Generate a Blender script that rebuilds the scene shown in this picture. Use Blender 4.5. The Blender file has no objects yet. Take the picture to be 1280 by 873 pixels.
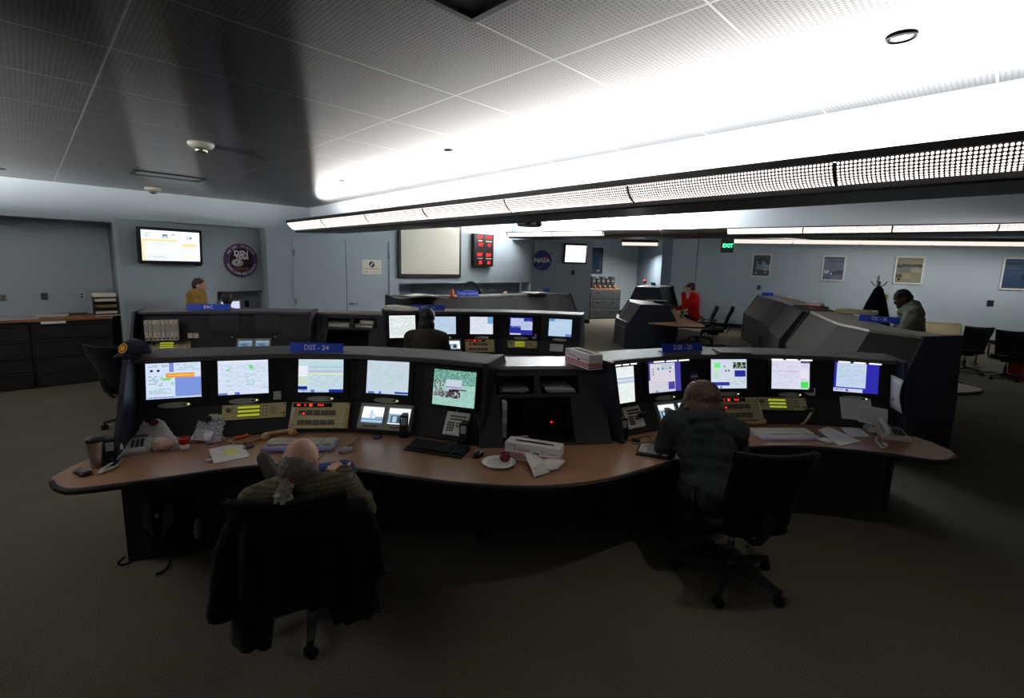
import bpy, bmesh, math, random
from mathutils import Vector as V, Matrix as MX
from math import sin, cos, pi, radians, sqrt, atan2
random.seed(7)
SC = bpy.context.scene; COL = SC.collection
# ------------------------------------------------------------------ camera
F_, CX, CY, TH, PH, H = 606.0, 640.0, 426.5, radians(8.8), radians(1.53), 2.05
fw = V((0, cos(TH), -sin(TH))); u0 = V((0, sin(TH), cos(TH))); r0 = V((1, 0, 0))
rt = r0*cos(PH)+u0*sin(PH); up = u0*cos(PH)-r0*sin(PH)
cd = bpy.data.cameras.new('camera'); cam = bpy.data.objects.new('camera', cd); COL.objects.link(cam)
cam.matrix_world = MX(((rt.x, up.x, -fw.x, 0), (rt.y, up.y, -fw.y, 0), (rt.z, up.z, -fw.z, H), (0, 0, 0, 1)))
cd.sensor_width = 36; cd.lens = F_/1280*36; cd.shift_y = -10/1280; cd.clip_start = .05; cd.clip_end = 100
SC.camera = cam
def ray(x, y): return fw+rt*((x-CX)/F_)-up*((y-CY)/F_)
def px(x, y, z):            # point at height z seen at photo pixel (x, y)
    d = ray(x, y); t = (z-H)/d.z
    return V((d.x*t, d.y*t, z))
def pd(x, y, Y):            # point at distance Y seen at photo pixel
    d = ray(x, y); t = Y/d.y
    return V((d.x*t, Y, H+d.z*t))
def pl(x, y, A, B):         # point on the vertical plane through ground points A, B
    d = ray(x, y); ex, ey = B[0]-A[0], B[1]-A[1]
    t = (A[0]*-ey+ex*A[1])/(d.x*-ey+ex*d.y)
    return V((d.x*t, d.y*t, H+d.z*t))
# ------------------------------------------------------------------ materials
def lin(c):
    if isinstance(c, int): c = (c, c, c)
    def f(v):
        v = v/255
        return v/12.92 if v <= .04045 else ((v+.055)/1.055)**2.4
    return tuple(f(v) for v in c[:3])+(1,)
def newmat(name):
    m = bpy.data.materials.new(name); m.use_nodes = True
    n = m.node_tree.nodes; return m, n, m.node_tree.links, n['Principled BSDF']
def colmat(name, rough, metal=0, bump=0, bscale=200, spec=.5, var=.08, sheen=0, coat=0):
    m, n, l, p = newmat(name)
    a = n.new('ShaderNodeAttribute'); a.attribute_name = 'Col'
    tc = n.new('ShaderNodeTexCoord'); nz = n.new('ShaderNodeTexNoise'); nz.inputs['Scale'].default_value = bscale
    l.new(tc.outputs['Object'], nz.inputs['Vector'])
    mr = n.new('ShaderNodeMapRange'); mr.inputs[3].default_value = 1-var; mr.inputs[4].default_value = 1+var
    l.new(nz.outputs['Fac'], mr.inputs[0])
    mx = n.new('ShaderNodeVectorMath'); mx.operation = 'SCALE'
    l.new(a.outputs['Color'], mx.inputs[0]); l.new(mr.outputs[0], mx.inputs['Scale'])
    l.new(mx.outputs[0], p.inputs['Base Color'])
    p.inputs['Roughness'].default_value = rough; p.inputs['Metallic'].default_value = metal
    p.inputs['Specular IOR Level'].default_value = spec
    if sheen: p.inputs['Sheen Weight'].default_value = sheen
    if coat: p.inputs['Coat Weight'].default_value = coat
    if bump:
        b = n.new('ShaderNodeBump'); b.inputs['Strength'].default_value = bump; b.inputs['Distance'].default_value = .004
        l.new(nz.outputs['Fac'], b.inputs['Height']); l.new(b.outputs[0], p.inputs['Normal'])
    return m
M = dict(matte=colmat('matte', .8, spec=.3, bump=.05), satin=colmat('satin', .5, spec=.35), gloss=colmat('gloss', .2),
         metal=colmat('metal', .3, 1), cloth=colmat('cloth', .95, bump=.5, bscale=120, spec=.1, var=.2, sheen=.05),
         skin=colmat('skin', .6, spec=.3, bscale=40, var=.06, bump=.1), hair=colmat('hair', .6, bump=.6, bscale=90, var=.35),
         paper=colmat('paper', .85, spec=.2, var=.02), wall=colmat('wall', .75, spec=.25, bump=.04, bscale=60, var=.02),
         chrome=colmat('chrome', .12, 1), laminate=colmat('laminate', .31, spec=.6, bscale=35, var=.06))
def emat(name, st):
    m, n, l, p = newmat(name); n.remove(p)
    e = n.new('ShaderNodeEmission'); a = n.new('ShaderNodeAttribute'); a.attribute_name = 'Col'
    e.inputs[1].default_value = st; l.new(a.outputs['Color'], e.inputs[0]); l.new(e.outputs[0], n['Material Output'].inputs[0]); return m
M['screen'] = emat('screen', SCREEN_E := .33); M['led'] = emat('led', .8); M['lamp'] = emat('lamp', 3.0); M['bright'] = emat('bright_screen', .45)
def plastic_bag():
    m, n, l, p = newmat('clear_plastic')
    p.inputs['Roughness'].default_value = .18; p.inputs['Base Color'].default_value = (.8, .8, .8, 1)
    t = n.new('ShaderNodeBsdfTransparent'); mx = n.new('ShaderNodeMixShader'); nz = n.new('ShaderNodeTexNoise'); nz.inputs['Scale'].default_value = 25
    mr = n.new('ShaderNodeMapRange'); mr.inputs[1].default_value = .35; mr.inputs[2].default_value = .75; mr.inputs[3].default_value = .12; mr.inputs[4].default_value = .6
    l.new(nz.outputs[0], mr.inputs[0]); l.new(mr.outputs[0], mx.inputs[0]); l.new(t.outputs[0], mx.inputs[1]); l.new(p.outputs[0], mx.inputs[2])
    l.new(mx.outputs[0], n['Material Output'].inputs[0]); return m
M['plastic'] = plastic_bag()
# ------------------------------------------------------------------ mesh builder
class MB:
    def __init__(s, col=(128, 128, 128)): s.v = []; s.f = []; s.c = []; s.s = []; s.col = col
    def add(s, vs, fs, col=None, smooth=False, M=None):
        o = len(s.v); col = lin(col if col is not None else s.col)
        for v in vs:
            v = V(v); s.v.append(M @ v if M else v)
        for f in fs: s.f.append([i+o for i in f]); s.c.append(col); s.s.append(smooth)
        return s
    def box(s, c, d, col=None, M=None, ch=0):
        x, y, z = c; a, b, e = d[0]/2, d[1]/2, d[2]/2
        if ch:
            k = min(ch, a*.9, b*.9)
            ring = [(-a+k, -b), (a-k, -b), (a, -b+k), (a, b-k), (a-k, b), (-a+k, b), (-a, b-k), (-a, -b+k)]
            kz = min(ch, e*.9); vs = []
            for zz, q in ((-e, kz), (-e+kz, 0), (e-kz, 0), (e, kz)):
                for (p, r) in ring: vs.append((x+p*(1-q/a), y+r*(1-q/b), z+zz))
            fs = [list(range(7, -1, -1)), list(range(24, 32))]
            for i in range(3):
                for j in range(8): fs.append([i*8+j, i*8+(j+1) % 8, i*8+8+(j+1) % 8, i*8+8+j])
            return s.add(vs, fs, col, False, M)
        vs = [(x+i*a, y+j*b, z+k*e) for k in (-1, 1) for j in (-1, 1) for i in (-1, 1)]
        return s.add(vs, [(0, 2, 3, 1), (4, 5, 7, 6), (0, 1, 5, 4), (2, 6, 7, 3), (0, 4, 6, 2), (1, 3, 7, 5)], col, False, M)
    def quad(s, a, b, c, d, col=None): return s.add([a, b, c, d], [(0, 1, 2, 3)], col)
    def rect(s, x0, y0, x1, y1, z, col, M=None): return s.add([(x0, y0, z), (x1, y0, z), (x1, y1, z), (x0, y1, z)], [(0, 1, 2, 3)], col, False, M)
    def tube(s, pts, r, col=None, n=8, M=None, smooth=True):
        pts = [V(p) for p in pts]; rs = r if isinstance(r, (list, tuple)) else [r]*len(pts)
        vs = []; fs = []; pu = None
        for i, p in enumerate(pts):
            t = (pts[min(i+1, len(pts)-1)]-pts[max(i-1, 0)]).normalized()
            if pu is None: pu = t.orthogonal().normalized()
            u = (pu-t*pu.dot(t)).normalized(); pu = u; w = t.cross(u)
            for k in range(n):
                a = 2*pi*k/n; vs.append(p+(u*cos(a)+w*sin(a))*rs[i])
        for i in range(len(pts)-1):
            for k in range(n): fs.append([i*n+k, i*n+(k+1) % n, i*n+n+(k+1) % n, i*n+n+k])
        fs.append(list(range(n-1, -1, -1))); fs.append([(len(pts)-1)*n+k for k in range(n)])
        return s.add(vs, fs, col, smooth, M)
    def lathe(s, prof, n=20, col=None, M=None, smooth=True):
        vs = []; fs = []
        for r, z in prof:
            for k in range(n): vs.append((r*cos(2*pi*k/n), r*sin(2*pi*k/n), z))
        for i in range(len(prof)-1):
            for k in range(n): fs.append([i*n+k, i*n+(k+1) % n, i*n+n+(k+1) % n, i*n+n+k])
        fs.append(list(range(n-1, -1, -1))); fs.append([(len(prof)-1)*n+k for k in range(n)])
        return s.add(vs, fs, col, smooth, M)
    def ball(s, c, r, col=None, n=14, m=9, M=None):
        r = r if isinstance(r, (tuple, list)) else (r, r, r); vs = [(c[0], c[1], c[2]-r[2])]; fs = []
        for i in range(1, m):
            t = pi*i/m
            for k in range(n): vs.append((c[0]+r[0]*sin(t)*cos(2*pi*k/n), c[1]+r[1]*sin(t)*sin(2*pi*k/n), c[2]-r[2]*cos(t)))
        vs.append((c[0], c[1], c[2]+r[2])); L = len(vs)-1
        for k in range(n): fs.append([0, 1+(k+1) % n, 1+k]); fs.append([L, L-n+k, L-n+(k+1) % n])
        for i in range(m-2):
            for k in range(n): fs.append([1+i*n+k, 1+i*n+(k+1) % n, 1+i*n+n+(k+1) % n, 1+i*n+n+k])
        return s.add(vs, fs, col, True, M)
    def prism(s, poly, z0, z1, col=None, M=None, top=None):
        n = len(poly); vs = [(p[0], p[1], z0) for p in poly]+[(p[0], p[1], z1) for p in poly]
        s.add(vs, [list(range(n-1, -1, -1))]+[[i, (i+1) % n, n+(i+1) % n, n+i] for i in range(n)], col, False, M)
        return s.add([(p[0], p[1], z1) for p in poly], [list(range(n))], top if top is not None else col, False, M)
    def loft(s, secs, col=None, closed=True, cap=True, smooth=False, M=None):
        n = len(secs[0]); vs = [p for q in secs for p in q]; fs = []
        for i in range(len(secs)-1):
            for k in range(n if closed else n-1): fs.append([i*n+k, i*n+(k+1) % n, i*n+n+(k+1) % n, i*n+n+k])
        if cap and closed: fs.append(list(range(n-1, -1, -1))); fs.append([(len(secs)-1)*n+k for k in range(n)])
        return s.add(vs, fs, col, smooth, M)
    def sheet(s, g, t, col=None, smooth=True, M=None):   # thick sheet from a grid of points
        R, C = len(g), len(g[0]); g = [[V(p) for p in r] for r in g]; top = []; bot = []
        for i in range(R):
            for j in range(C):
                a = g[min(i+1, R-1)][j]-g[max(i-1, 0)][j]; b = g[i][min(j+1, C-1)]-g[i][max(j-1, 0)]
                nn = b.cross(a); nn = nn.normalized() if nn.length > 1e-9 else V((0, 0, 1))
                top.append(g[i][j]+nn*t/2); bot.append(g[i][j]-nn*t/2)
        N = R*C; fs = []
        for i in range(R-1):
            for j in range(C-1):
                q = [i*C+j, i*C+j+1, i*C+C+j+1, i*C+C+j]; fs.append(q); fs.append([k+N for k in reversed(q)])
        ed = [j for j in range(C)]+[i*C+C-1 for i in range(1, R)]+[(R-1)*C+j for j in range(C-2, -1, -1)]+[i*C for i in range(R-2, 0, -1)]
        for a, b in zip(ed, ed[1:]+ed[:1]): fs.append([a, a+N, b+N, b])
        return s.add(top+bot, fs, col, smooth, M)
    def build(s, name, mat, parent=None, loc=None, bevel=0, sub=0, solid=0):
        me = bpy.data.meshes.new(name); me.from_pydata([tuple(v) for v in s.v], [], s.f)
        at = me.color_attributes.new('Col', 'FLOAT_COLOR', 'CORNER')
        for p in me.polygons:
            p.use_smooth = s.s[p.index]
            for li in p.loop_indices: at.data[li].color = s.c[p.index]
        me.materials.append(M[mat] if isinstance(mat, str) else mat)
        o = bpy.data.objects.new(name, me); COL.objects.link(o)
        if parent: o.parent = parent
        if loc is not None: o.location = loc
        if bevel:
            b = o.modifiers.new('bevel', 'BEVEL'); b.width = bevel; b.segments = 2; b.limit_method = 'ANGLE'
        if solid: o.modifiers.new('solid', 'SOLIDIFY').thickness = solid
        if sub: x = o.modifiers.new('sub', 'SUBSURF'); x.levels = x.render_levels = sub
        return o
def tag(o, label=None, cat=None, group=None, kind=None):
    if label: o['label'] = label
    if cat: o['category'] = cat
    if group: o['group'] = group
    if kind: o['kind'] = kind
    return o
def struct(o): o['kind'] = 'structure'; return o
def thing(name, label, cat, at, rz=0, group=None):
    o = bpy.data.objects.new(name, None); COL.objects.link(o); o.empty_display_size = .1
    if isinstance(at, MX): o.matrix_world = at
    else: o.location = at; o.rotation_euler = (0, 0, rz)
    return tag(o, label, cat, group)
def one(mb, name, mat, label, cat, at, rz=0, group=None, **k):
    o = mb.build(name, mat, **k)
    if isinstance(at, MX): o.matrix_world = at
    elif at is not None: o.location = at; o.rotation_euler = (0, 0, rz)
    return tag(o, label, cat, group)
def frame(o, x, y, z): return MX(((x.x, y.x, z.x, o.x), (x.y, y.y, z.y, o.y), (x.z, y.z, z.z, o.z), (0, 0, 0, 1)))
def T(x, y, z): return MX.Translation((x, y, z))
def RX(a): return MX.Rotation(a, 4, 'X')
def RY(a): return MX.Rotation(a, 4, 'Y')
def RZ(a): return MX.Rotation(a, 4, 'Z')
def children(o): return [c for c in bpy.data.objects if c.parent == o]
def copy_tree(o, parent=None):
    kids = list(o.children); c = o.copy(); COL.objects.link(c)
    if parent: c.parent = parent
    for k in kids: copy_tree(k, c)
    return c
def text(s, size, col, Mx=None, mb=None, align='CENTER', bold=0, sx=1):
    cu = bpy.data.curves.new('t', 'FONT'); cu.body = s; cu.size = size; cu.align_x = align; cu.align_y = 'CENTER'; cu.resolution_u = 2; cu.offset = bold
    o = bpy.data.objects.new('t', cu); COL.objects.link(o); bpy.context.view_layer.update()
    me = o.evaluated_get(bpy.context.evaluated_depsgraph_get()).to_mesh()
    vs = [V((v.co.x*sx, v.co.y, v.co.z)) for v in me.vertices]; fs = [list(p.vertices) for p in me.polygons]
    o.to_mesh_clear() if False else None
    bpy.data.objects.remove(o); bpy.data.curves.remove(cu)
    mb = mb or MB(); mb.add(vs, fs, col, False, Mx); return mb
def fuse(mb_list, name, mat, parent, vox, smooth=5, disp=0, dscale=.12, colfn=None, seed=0):
    """continuous surface from overlapping closed shapes (voxel remesh)"""
    mb = MB()
    for f in mb_list: f(mb)
    me = bpy.data.meshes.new('tmp'); me.from_pydata([tuple(v) for v in mb.v], [], mb.f)
    o = bpy.data.objects.new('tmp', me); COL.objects.link(o)
    r = o.modifiers.new('r', 'REMESH'); r.mode = 'VOXEL'; r.voxel_size = vox; r.use_smooth_shade = True
    sm = o.modifiers.new('s', 'SMOOTH'); sm.factor = .5; sm.iterations = smooth
    bpy.context.view_layer.update()
    ev = o.evaluated_get(bpy.context.evaluated_depsgraph_get())
    nm = bpy.data.meshes.new_from_object(ev); bpy.data.objects.remove(o); bpy.data.meshes.remove(me)
    nm.name = name
    if disp:
        from mathutils import noise
        nm.calc_loop_triangles()
        ns = [v.normal.copy() for v in nm.vertices]
        for v, nn in zip(nm.vertices, ns):
            q = v.co/dscale+V((seed, seed*.7, 0)); v.co += nn*disp*(noise.noise(q)+.5*noise.noise(q*2.1))
    at = nm.color_attributes.new('Col', 'FLOAT_COLOR', 'POINT')
    for i, v in enumerate(nm.vertices): at.data[i].color = lin(colfn(v.co))
    for p in nm.polygons: p.use_smooth = True
    nm.materials.clear(); nm.materials.append(M[mat] if isinstance(mat, str) else mat)
    ob = bpy.data.objects.new(name, nm); COL.objects.link(ob)
    if parent: ob.parent = parent
    return ob
def cap(p0, p1, a, b, n=14):
    """tapered capsule"""
    def f(mb):
        P0, P1 = V(p0), V(p1); ax = (P1-P0); L = ax.length
        q = V((0, 0, 1)).rotation_difference(ax).to_matrix().to_4x4() if L > 1e-6 else MX()
        mb.ball(P0, a, n=n); mb.ball(P1, b, n=n)
        if L > 1e-6: mb.tube([P0, P1], [a, b], n=n)
    return f
def ell(c, r, Mx=None, n=18):
    def f(mb): mb.ball((0, 0, 0), r, n=n, m=12, M=T(*c) @ (Mx or MX()))
    return f
def arc(pts, n):            # smooth curve through points
    pts = [V(p) for p in pts]; out = []
    for i in range(len(pts)-1):
        a, b, c, d = pts[max(i-1, 0)], pts[i], pts[i+1], pts[min(i+2, len(pts)-1)]
        for k in range(n):
            t = k/n; out.append(.5*((2*b)+(c-a)*t+(2*a-5*b+4*c-d)*t*t+(3*b-a-3*c+d)*t**3))
    return out+[pts[-1]]
# ------------------------------------------------------------------ room shell
WALL = (166, 177, 184)
ZC1, ZC2 = 3.12, 3.45
def WB(s, z=0, d=0):        # long left/back wall: s along it, d = depth behind its face
    return V((-7.4+.70711*s-.70711*d, 7.1+.70711*s+.70711*d, z))
def sOf(x):                 # position along that wall of photo column x
    p = pl(x, 330, WB(0), WB(1)); return (p.x+7.4)/.70711
def wallbox(mb, s0, s1, z0, z1, d0=0, d1=.15, col=WALL):
    mb.prism([WB(s0, 0, d0)[:2], WB(s1, 0, d0)[:2], WB(s1, 0, d1)[:2], WB(s0, 0, d1)[:2]], z0, z1, col)
# floor: short-pile carpet
m, n, l, p = newmat('carpet')
tc = n.new('ShaderNodeTexCoord'); a = n.new('ShaderNodeTexNoise'); a.inputs['Scale'].default_value = 170; a.inputs['Detail'].default_value = 5
b2 = n.new('ShaderNodeTexNoise'); b2.inputs['Scale'].default_value = 1.3
cr = n.new('ShaderNodeValToRGB'); cr.color_ramp.elements[0].position = .38; cr.color_ramp.elements[1].position = .62
cr.color_ramp.elements[0].color = lin((80, 76, 66)); cr.color_ramp.elements[1].color = lin((126, 122, 110))
mm = n.new('ShaderNodeMix'); mm.data_type = 'RGBA'; mm.blend_type = 'MULTIPLY'; mm.inputs[0].default_value = .35
l.new(tc.outputs['Object'], a.inputs['Vector']); l.new(tc.outputs['Object'], b2.inputs['Vector']); l.new(a.outputs['Fac'], cr.inputs[0])
l.new(cr.outputs[0], mm.inputs[6]); l.new(b2.outputs['Fac'], mm.inputs[7]); l.new(mm.outputs[2], p.inputs['Base Color'])
p.inputs['Roughness'].default_value = 1; p.inputs['Specular IOR Level'].default_value = .05
bp = n.new('ShaderNodeBump'); bp.inputs['Strength'].default_value = .35; bp.inputs['Distance'].default_value = .003
l.new(a.outputs['Fac'], bp.inputs['Height']); l.new(bp.outputs[0], p.inputs['Normal']); M['carpet'] = m
struct(MB().prism([(-14, -5), (20, -5), (20, 26), (-14, 26)], -.1, 0).build('floor', 'carpet'))
# ceiling: perforated satin metal panels, panel grid at 45 degrees
def ceil_mat():
    m, n, l, p = newmat('perforated_metal'); N = n.new
    tc = N('ShaderNodeTexCoord'); rot = N('ShaderNodeMapping'); rot.inputs['Rotation'].default_value = (0, 0, radians(45))
    l.new(tc.outputs['Object'], rot.inputs['Vector']); sp = N('ShaderNodeSeparateXYZ'); l.new(rot.outputs[0], sp.inputs[0])
    def mth(op, a, b=None, c=None):
        q = N('ShaderNodeMath'); q.operation = op
        for i, v in enumerate((a, b, c)):
            if v is None: continue
            if isinstance(v, (int, float)): q.inputs[i].default_value = v
            else: l.new(v, q.inputs[i])
        return q.outputs[0]
    P = .024; d2 = None
    for o in (sp.outputs[0], sp.outputs[1]):
        f = mth('SUBTRACT', mth('FRACT', mth('DIVIDE', o, P)), .5); f = mth('MULTIPLY', f, f); d2 = f if d2 is None else mth('ADD', d2, f)
    hole = mth('LESS_THAN', d2, .075)
    seam = None
    for o, sz, off in ((sp.outputs[0], .82, SEAM_X), (sp.outputs[1], 1.64, SEAM_Y)):
        f = mth('ABSOLUTE', mth('SUBTRACT', mth('FRACT', mth('DIVIDE', mth('ADD', o, off), sz)), .5))
        f = mth('LESS_THAN', f, .0055/sz); seam = f if seam is None else mth('MAXIMUM', seam, f)
    base = N('ShaderNodeMix'); base.data_type = 'RGBA'; l.new(hole, base.inputs[0])
    base.inputs[6].default_value = (.165, .165, .17, 1); base.inputs[7].default_value = (.07, .07, .07, 1)
    b3 = N('ShaderNodeMix'); b3.data_type = 'RGBA'; l.new(seam, b3.inputs[0]); l.new(base.outputs[2], b3.inputs[6]); b3.inputs[7].default_value = (.42, .42, .42, 1)
    l.new(b3.outputs[2], p.inputs['Base Color'])
    p.inputs['Metallic'].default_value = 1; p.inputs['Roughness'].default_value = .28
    p.inputs['Anisotropic'].default_value = .95
    tv = N('ShaderNodeCombineXYZ'); tv.inputs[1].default_value = 1
    l.new(tv.outputs[0], p.inputs['Tangent'])
    return m
SEAM_X, SEAM_Y = 0.0, 0.0
# the seam crossing seen at (690, 75) and the seam line to (570, 120) fix the grid
q = RZ(radians(45)) @ px(692, 75, ZC1); SEAM_X = -(q.x)+.82*.5; SEAM_Y = -(q.y)+1.64*.5
M['ceiling'] = ceil_mat()
c1 = [WB(-8)[:2], WB(4.42)[:2], (8, -2.83), (8, -5), (-13, -5)]
struct(MB().prism(c1, ZC1, ZC1+.06).build('ceiling', 'ceiling'))
c2 = [WB(4.42)[:2], WB(11.4)[:2], (.9, 25.5), (20, 25.5), (20, -5), (8, -5), (8, -2.83)]
struct(MB((200, 205, 208)).prism(c2, ZC2, ZC2+.1).build('ceiling', 'wall'))
# left wall: header over the file-cabinet niche, slanted recess with television, double door, screen wall
s1, s2, s3 = sOf(145), sOf(334), sOf(353)
w = MB(WALL)
wallbox(w, -8, s1, 2.575, 3.6); wallbox(w, s1, s2, 2.64, 3.6); wallbox(w, s2, s3+.02, 0, 3.6, 0, .6)
wallbox(w, -8, s1, 0, 3.6, .62, .75)                      # back of the cabinet niche
w.prism([WB(s1, 0, 0)[:2], WB(s1+.06, 0, .0)[:2], WB(s1+.06, 0, .7)[:2], WB(s1, 0, .7)[:2]], 0, 2.64)
sn = sOf(273)
ga = lambda s: .34*(s-s1)/(s2-s1)
w.prism([WB(s1, 0, .0)[:2], WB(sn, 0, ga(sn))[:2], WB(sn, 0, .72)[:2], WB(s1, 0, .72)[:2]], 0, 2.66)
w.prism([WB(sn, 0, ga(sn))[:2], WB(s2, 0, ga(s2))[:2], WB(s2, 0, .72)[:2], WB(sn, 0, .72)[:2]], 1.42, 2.66)
wallbox(w, sn, s2, 0, 1.5, .62, .72)
struct(w.build('wall_left', 'wall'))
w = MB(WALL); s4, s5, s6 = sOf(368), sOf(487), sOf(499)
ZD = 2.52
wallbox(w, s3, s4-.02, 0, 3.6, .02, .2); wallbox(w, s4-.02, s5+.02, ZD+.02, 3.6, .02, .2); wallbox(w, s5+.02, s6, 0, 3.6, .02, .2)
s7 = sOf(668)
wallbox(w, s6, s7, 1.56, 3.6, .02, .2); wallbox(w, s6, s7, 0, 1.6, .62, .75); wallbox(w, s6, s7, 0, .5, .02, .7)
wallbox(w, s7-.12, s7-.02, 0, 3.6, .02, .4); wallbox(w, s6-.02, s6, 0, 1.6, .1, .7)
struct(w.build('wall_back', 'wall'))
def door(s0, s1_, knob):
    d = MB((150, 168, 179)); wallbox(d, s0+.006, s1_-.006, .02, ZD, .035, .08)
    o = struct(d.build('door_1' if not knob else 'door_2', 'wall'))
    h = MB((60, 66, 70)); se = s0+.004 if not knob else s1_-.004
    for z in (.3, 1.2, 2.2): h.tube([WB(se, z-.06, .02), WB(se, z+.06, .02)], .012)
    h.build('hinge', 'metal', o)
    if knob:
        k = MB((170, 172, 170)); a = WB(s0+.09, 1.13, .03); nn = (WB(0, 0, -1)-WB(0)).normalized(); tt = (WB(1)-WB(0)).normalized()
        k.tube([a, a+nn*.05], .03); k.tube([a+nn*.05, a+nn*.055+tt*.12], .012); k.build('door_handle', 'chrome', o)
sm_ = sOf(433.5)
door(s4, sm_, False); door(sm_, s5, True)
t = MB((120, 136, 146))
for s in (s4-.012, s5+.012): wallbox(t, s-.012, s+.012, 0, ZD+.02, .012, .09)
wallbox(t, s4, s5, ZD, ZD+.024, .012, .09); struct(t.build('trim_1', 'wall'))
# storage doors in the recess under the projection screen
for i, (a, b) in enumerate(((533, 545.5), (546.5, 558.5), (559.5, 568))):
    d = MB((190, 196, 198)); wallbox(d, sOf(a), sOf(b), .5, 1.5, .58, .62, (150, 158, 160)); struct(d.build('trim_%d' % (i+2), 'wall'))
# far walls
w = MB(WALL); w.prism([(.55, 17.6), (2.86, 18.1), (2.86, 18.4), (.5, 18.0)], 0, 3.46); w.prism([(.3, 15.4), (.5, 15.5), (.56, 17.7), (.3, 17.7)], 0, 3.46)
w.prism([(.95, 17.4), (2.9, 17.85), (2.86, 18.2), (.9, 17.8)], 2.93, 3.46); struct(w.build('wall_center', 'wall'))
w = MB(WALL); w.prism([(.4, 22.7), (6.5, 22.7), (6.5, 22.9), (.4, 22.9)], 0, 3.46)
w.prism([(.4, 18), (.6, 18), (.6, 22.8), (.4, 22.8)], 0, 3.46)
struct(w.build('wall_far', 'wall'))
w = MB(WALL)
A0 = px(834, 404, 0); A1 = px(893, 409.5, 0); k = 18.6/A0.y; A0 *= k; A1 *= 18.2/A1.y; A0.z = A1.z = 0
A2 = V((17.2, 14.4, 0))
e = V((-.35, .1, 0)); e2 = V((0, .5, 0))
w.prism([(A0+e)[:2], A0[:2], (A0+V((.2, 4.4, 0)))[:2], (A0+e+V((.1, 4.4, 0)))[:2]], 0, 3.46, (118, 134, 146))
w.prism([A0[:2], A1[:2], (A1+e2)[:2], (A0+e2)[:2]], 0, 3.46); w.prism([A1[:2], A2[:2], (A2+e2)[:2], (A1+e2)[:2]], 0, 3.46)
struct(w.build('wall_right', 'wall'))
w = MB((90, 100, 108)); sj = A0.lerp(A1, .52)
w.tube([sj+V((0, -.005, .1)), sj+V((0, -.005, 3.4))], .012); struct(w.build('trim_5', 'wall'))
bb = MB((18, 18, 20))
for a, b in ((A0, A1), (A1, A2)):
    dd = (b-a).normalized(); nn = V((dd.y, -dd.x, 0))*.02
    bb.prism([(a+nn)[:2], (b+nn)[:2], b[:2], a[:2]], 0, .14)
bb.prism([(1.0, 17.67), (2.88, 18.07), (2.88, 18.12), (1.0, 17.72)], 0, .14); bb.prism([(2.5, 22.66), (6.5, 22.66), (6.5, 22.72), (2.5, 22.72)], 0, .14)
struct(bb.build('baseboard_right', 'satin'))
# ------------------------------------------------------------------ soffits with cove-light troughs
def perf_mat():
    m, n, l, p = newmat('perforated_diffuser'); n.remove(p); N = n.new
    uv = N('ShaderNodeTexCoord'); mp = N('ShaderNodeUVMap'); mp.uv_map = 'UV'; sp = N('ShaderNodeSeparateXYZ'); l.new(mp.outputs[0], sp.inputs[0])
    def mth(op, a, b):
        q = N('ShaderNodeMath'); q.operation = op
        for i, v in enumerate((a, b)):
            if isinstance(v, (int, float)): q.inputs[i].default_value = v
            else: l.new(v, q.inputs[i])
        return q.outputs[0]
    d2 = None
    for o in (sp.outputs[0], sp.outputs[1]):
        f = mth('SUBTRACT', mth('FRACT', mth('DIVIDE', o, .021), 0), .5); f = mth('MULTIPLY', f, f); d2 = f if d2 is None else mth('ADD', d2, f)
    hole = mth('LESS_THAN', d2, .13)
    e = N('ShaderNodeEmission'); e.inputs[0].default_value = lin((255, 241, 233)); e.inputs[1].default_value = PERF_E
    g = N('ShaderNodeBsdfPrincipled'); g.inputs['Base Color'].default_value = (.05, .05, .05, 1); g.inputs['Roughness'].default_value = .5
    mx = N('ShaderNodeMixShader'); l.new(hole, mx.inputs[0]); l.new(g.outputs[0], mx.inputs[1]); l.new(e.outputs[0], mx.inputs[2]); l.new(mx.outputs[0], n['Material Output'].inputs[0]); return m
PERF_E = 1.0; M['perf'] = perf_mat()
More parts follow.
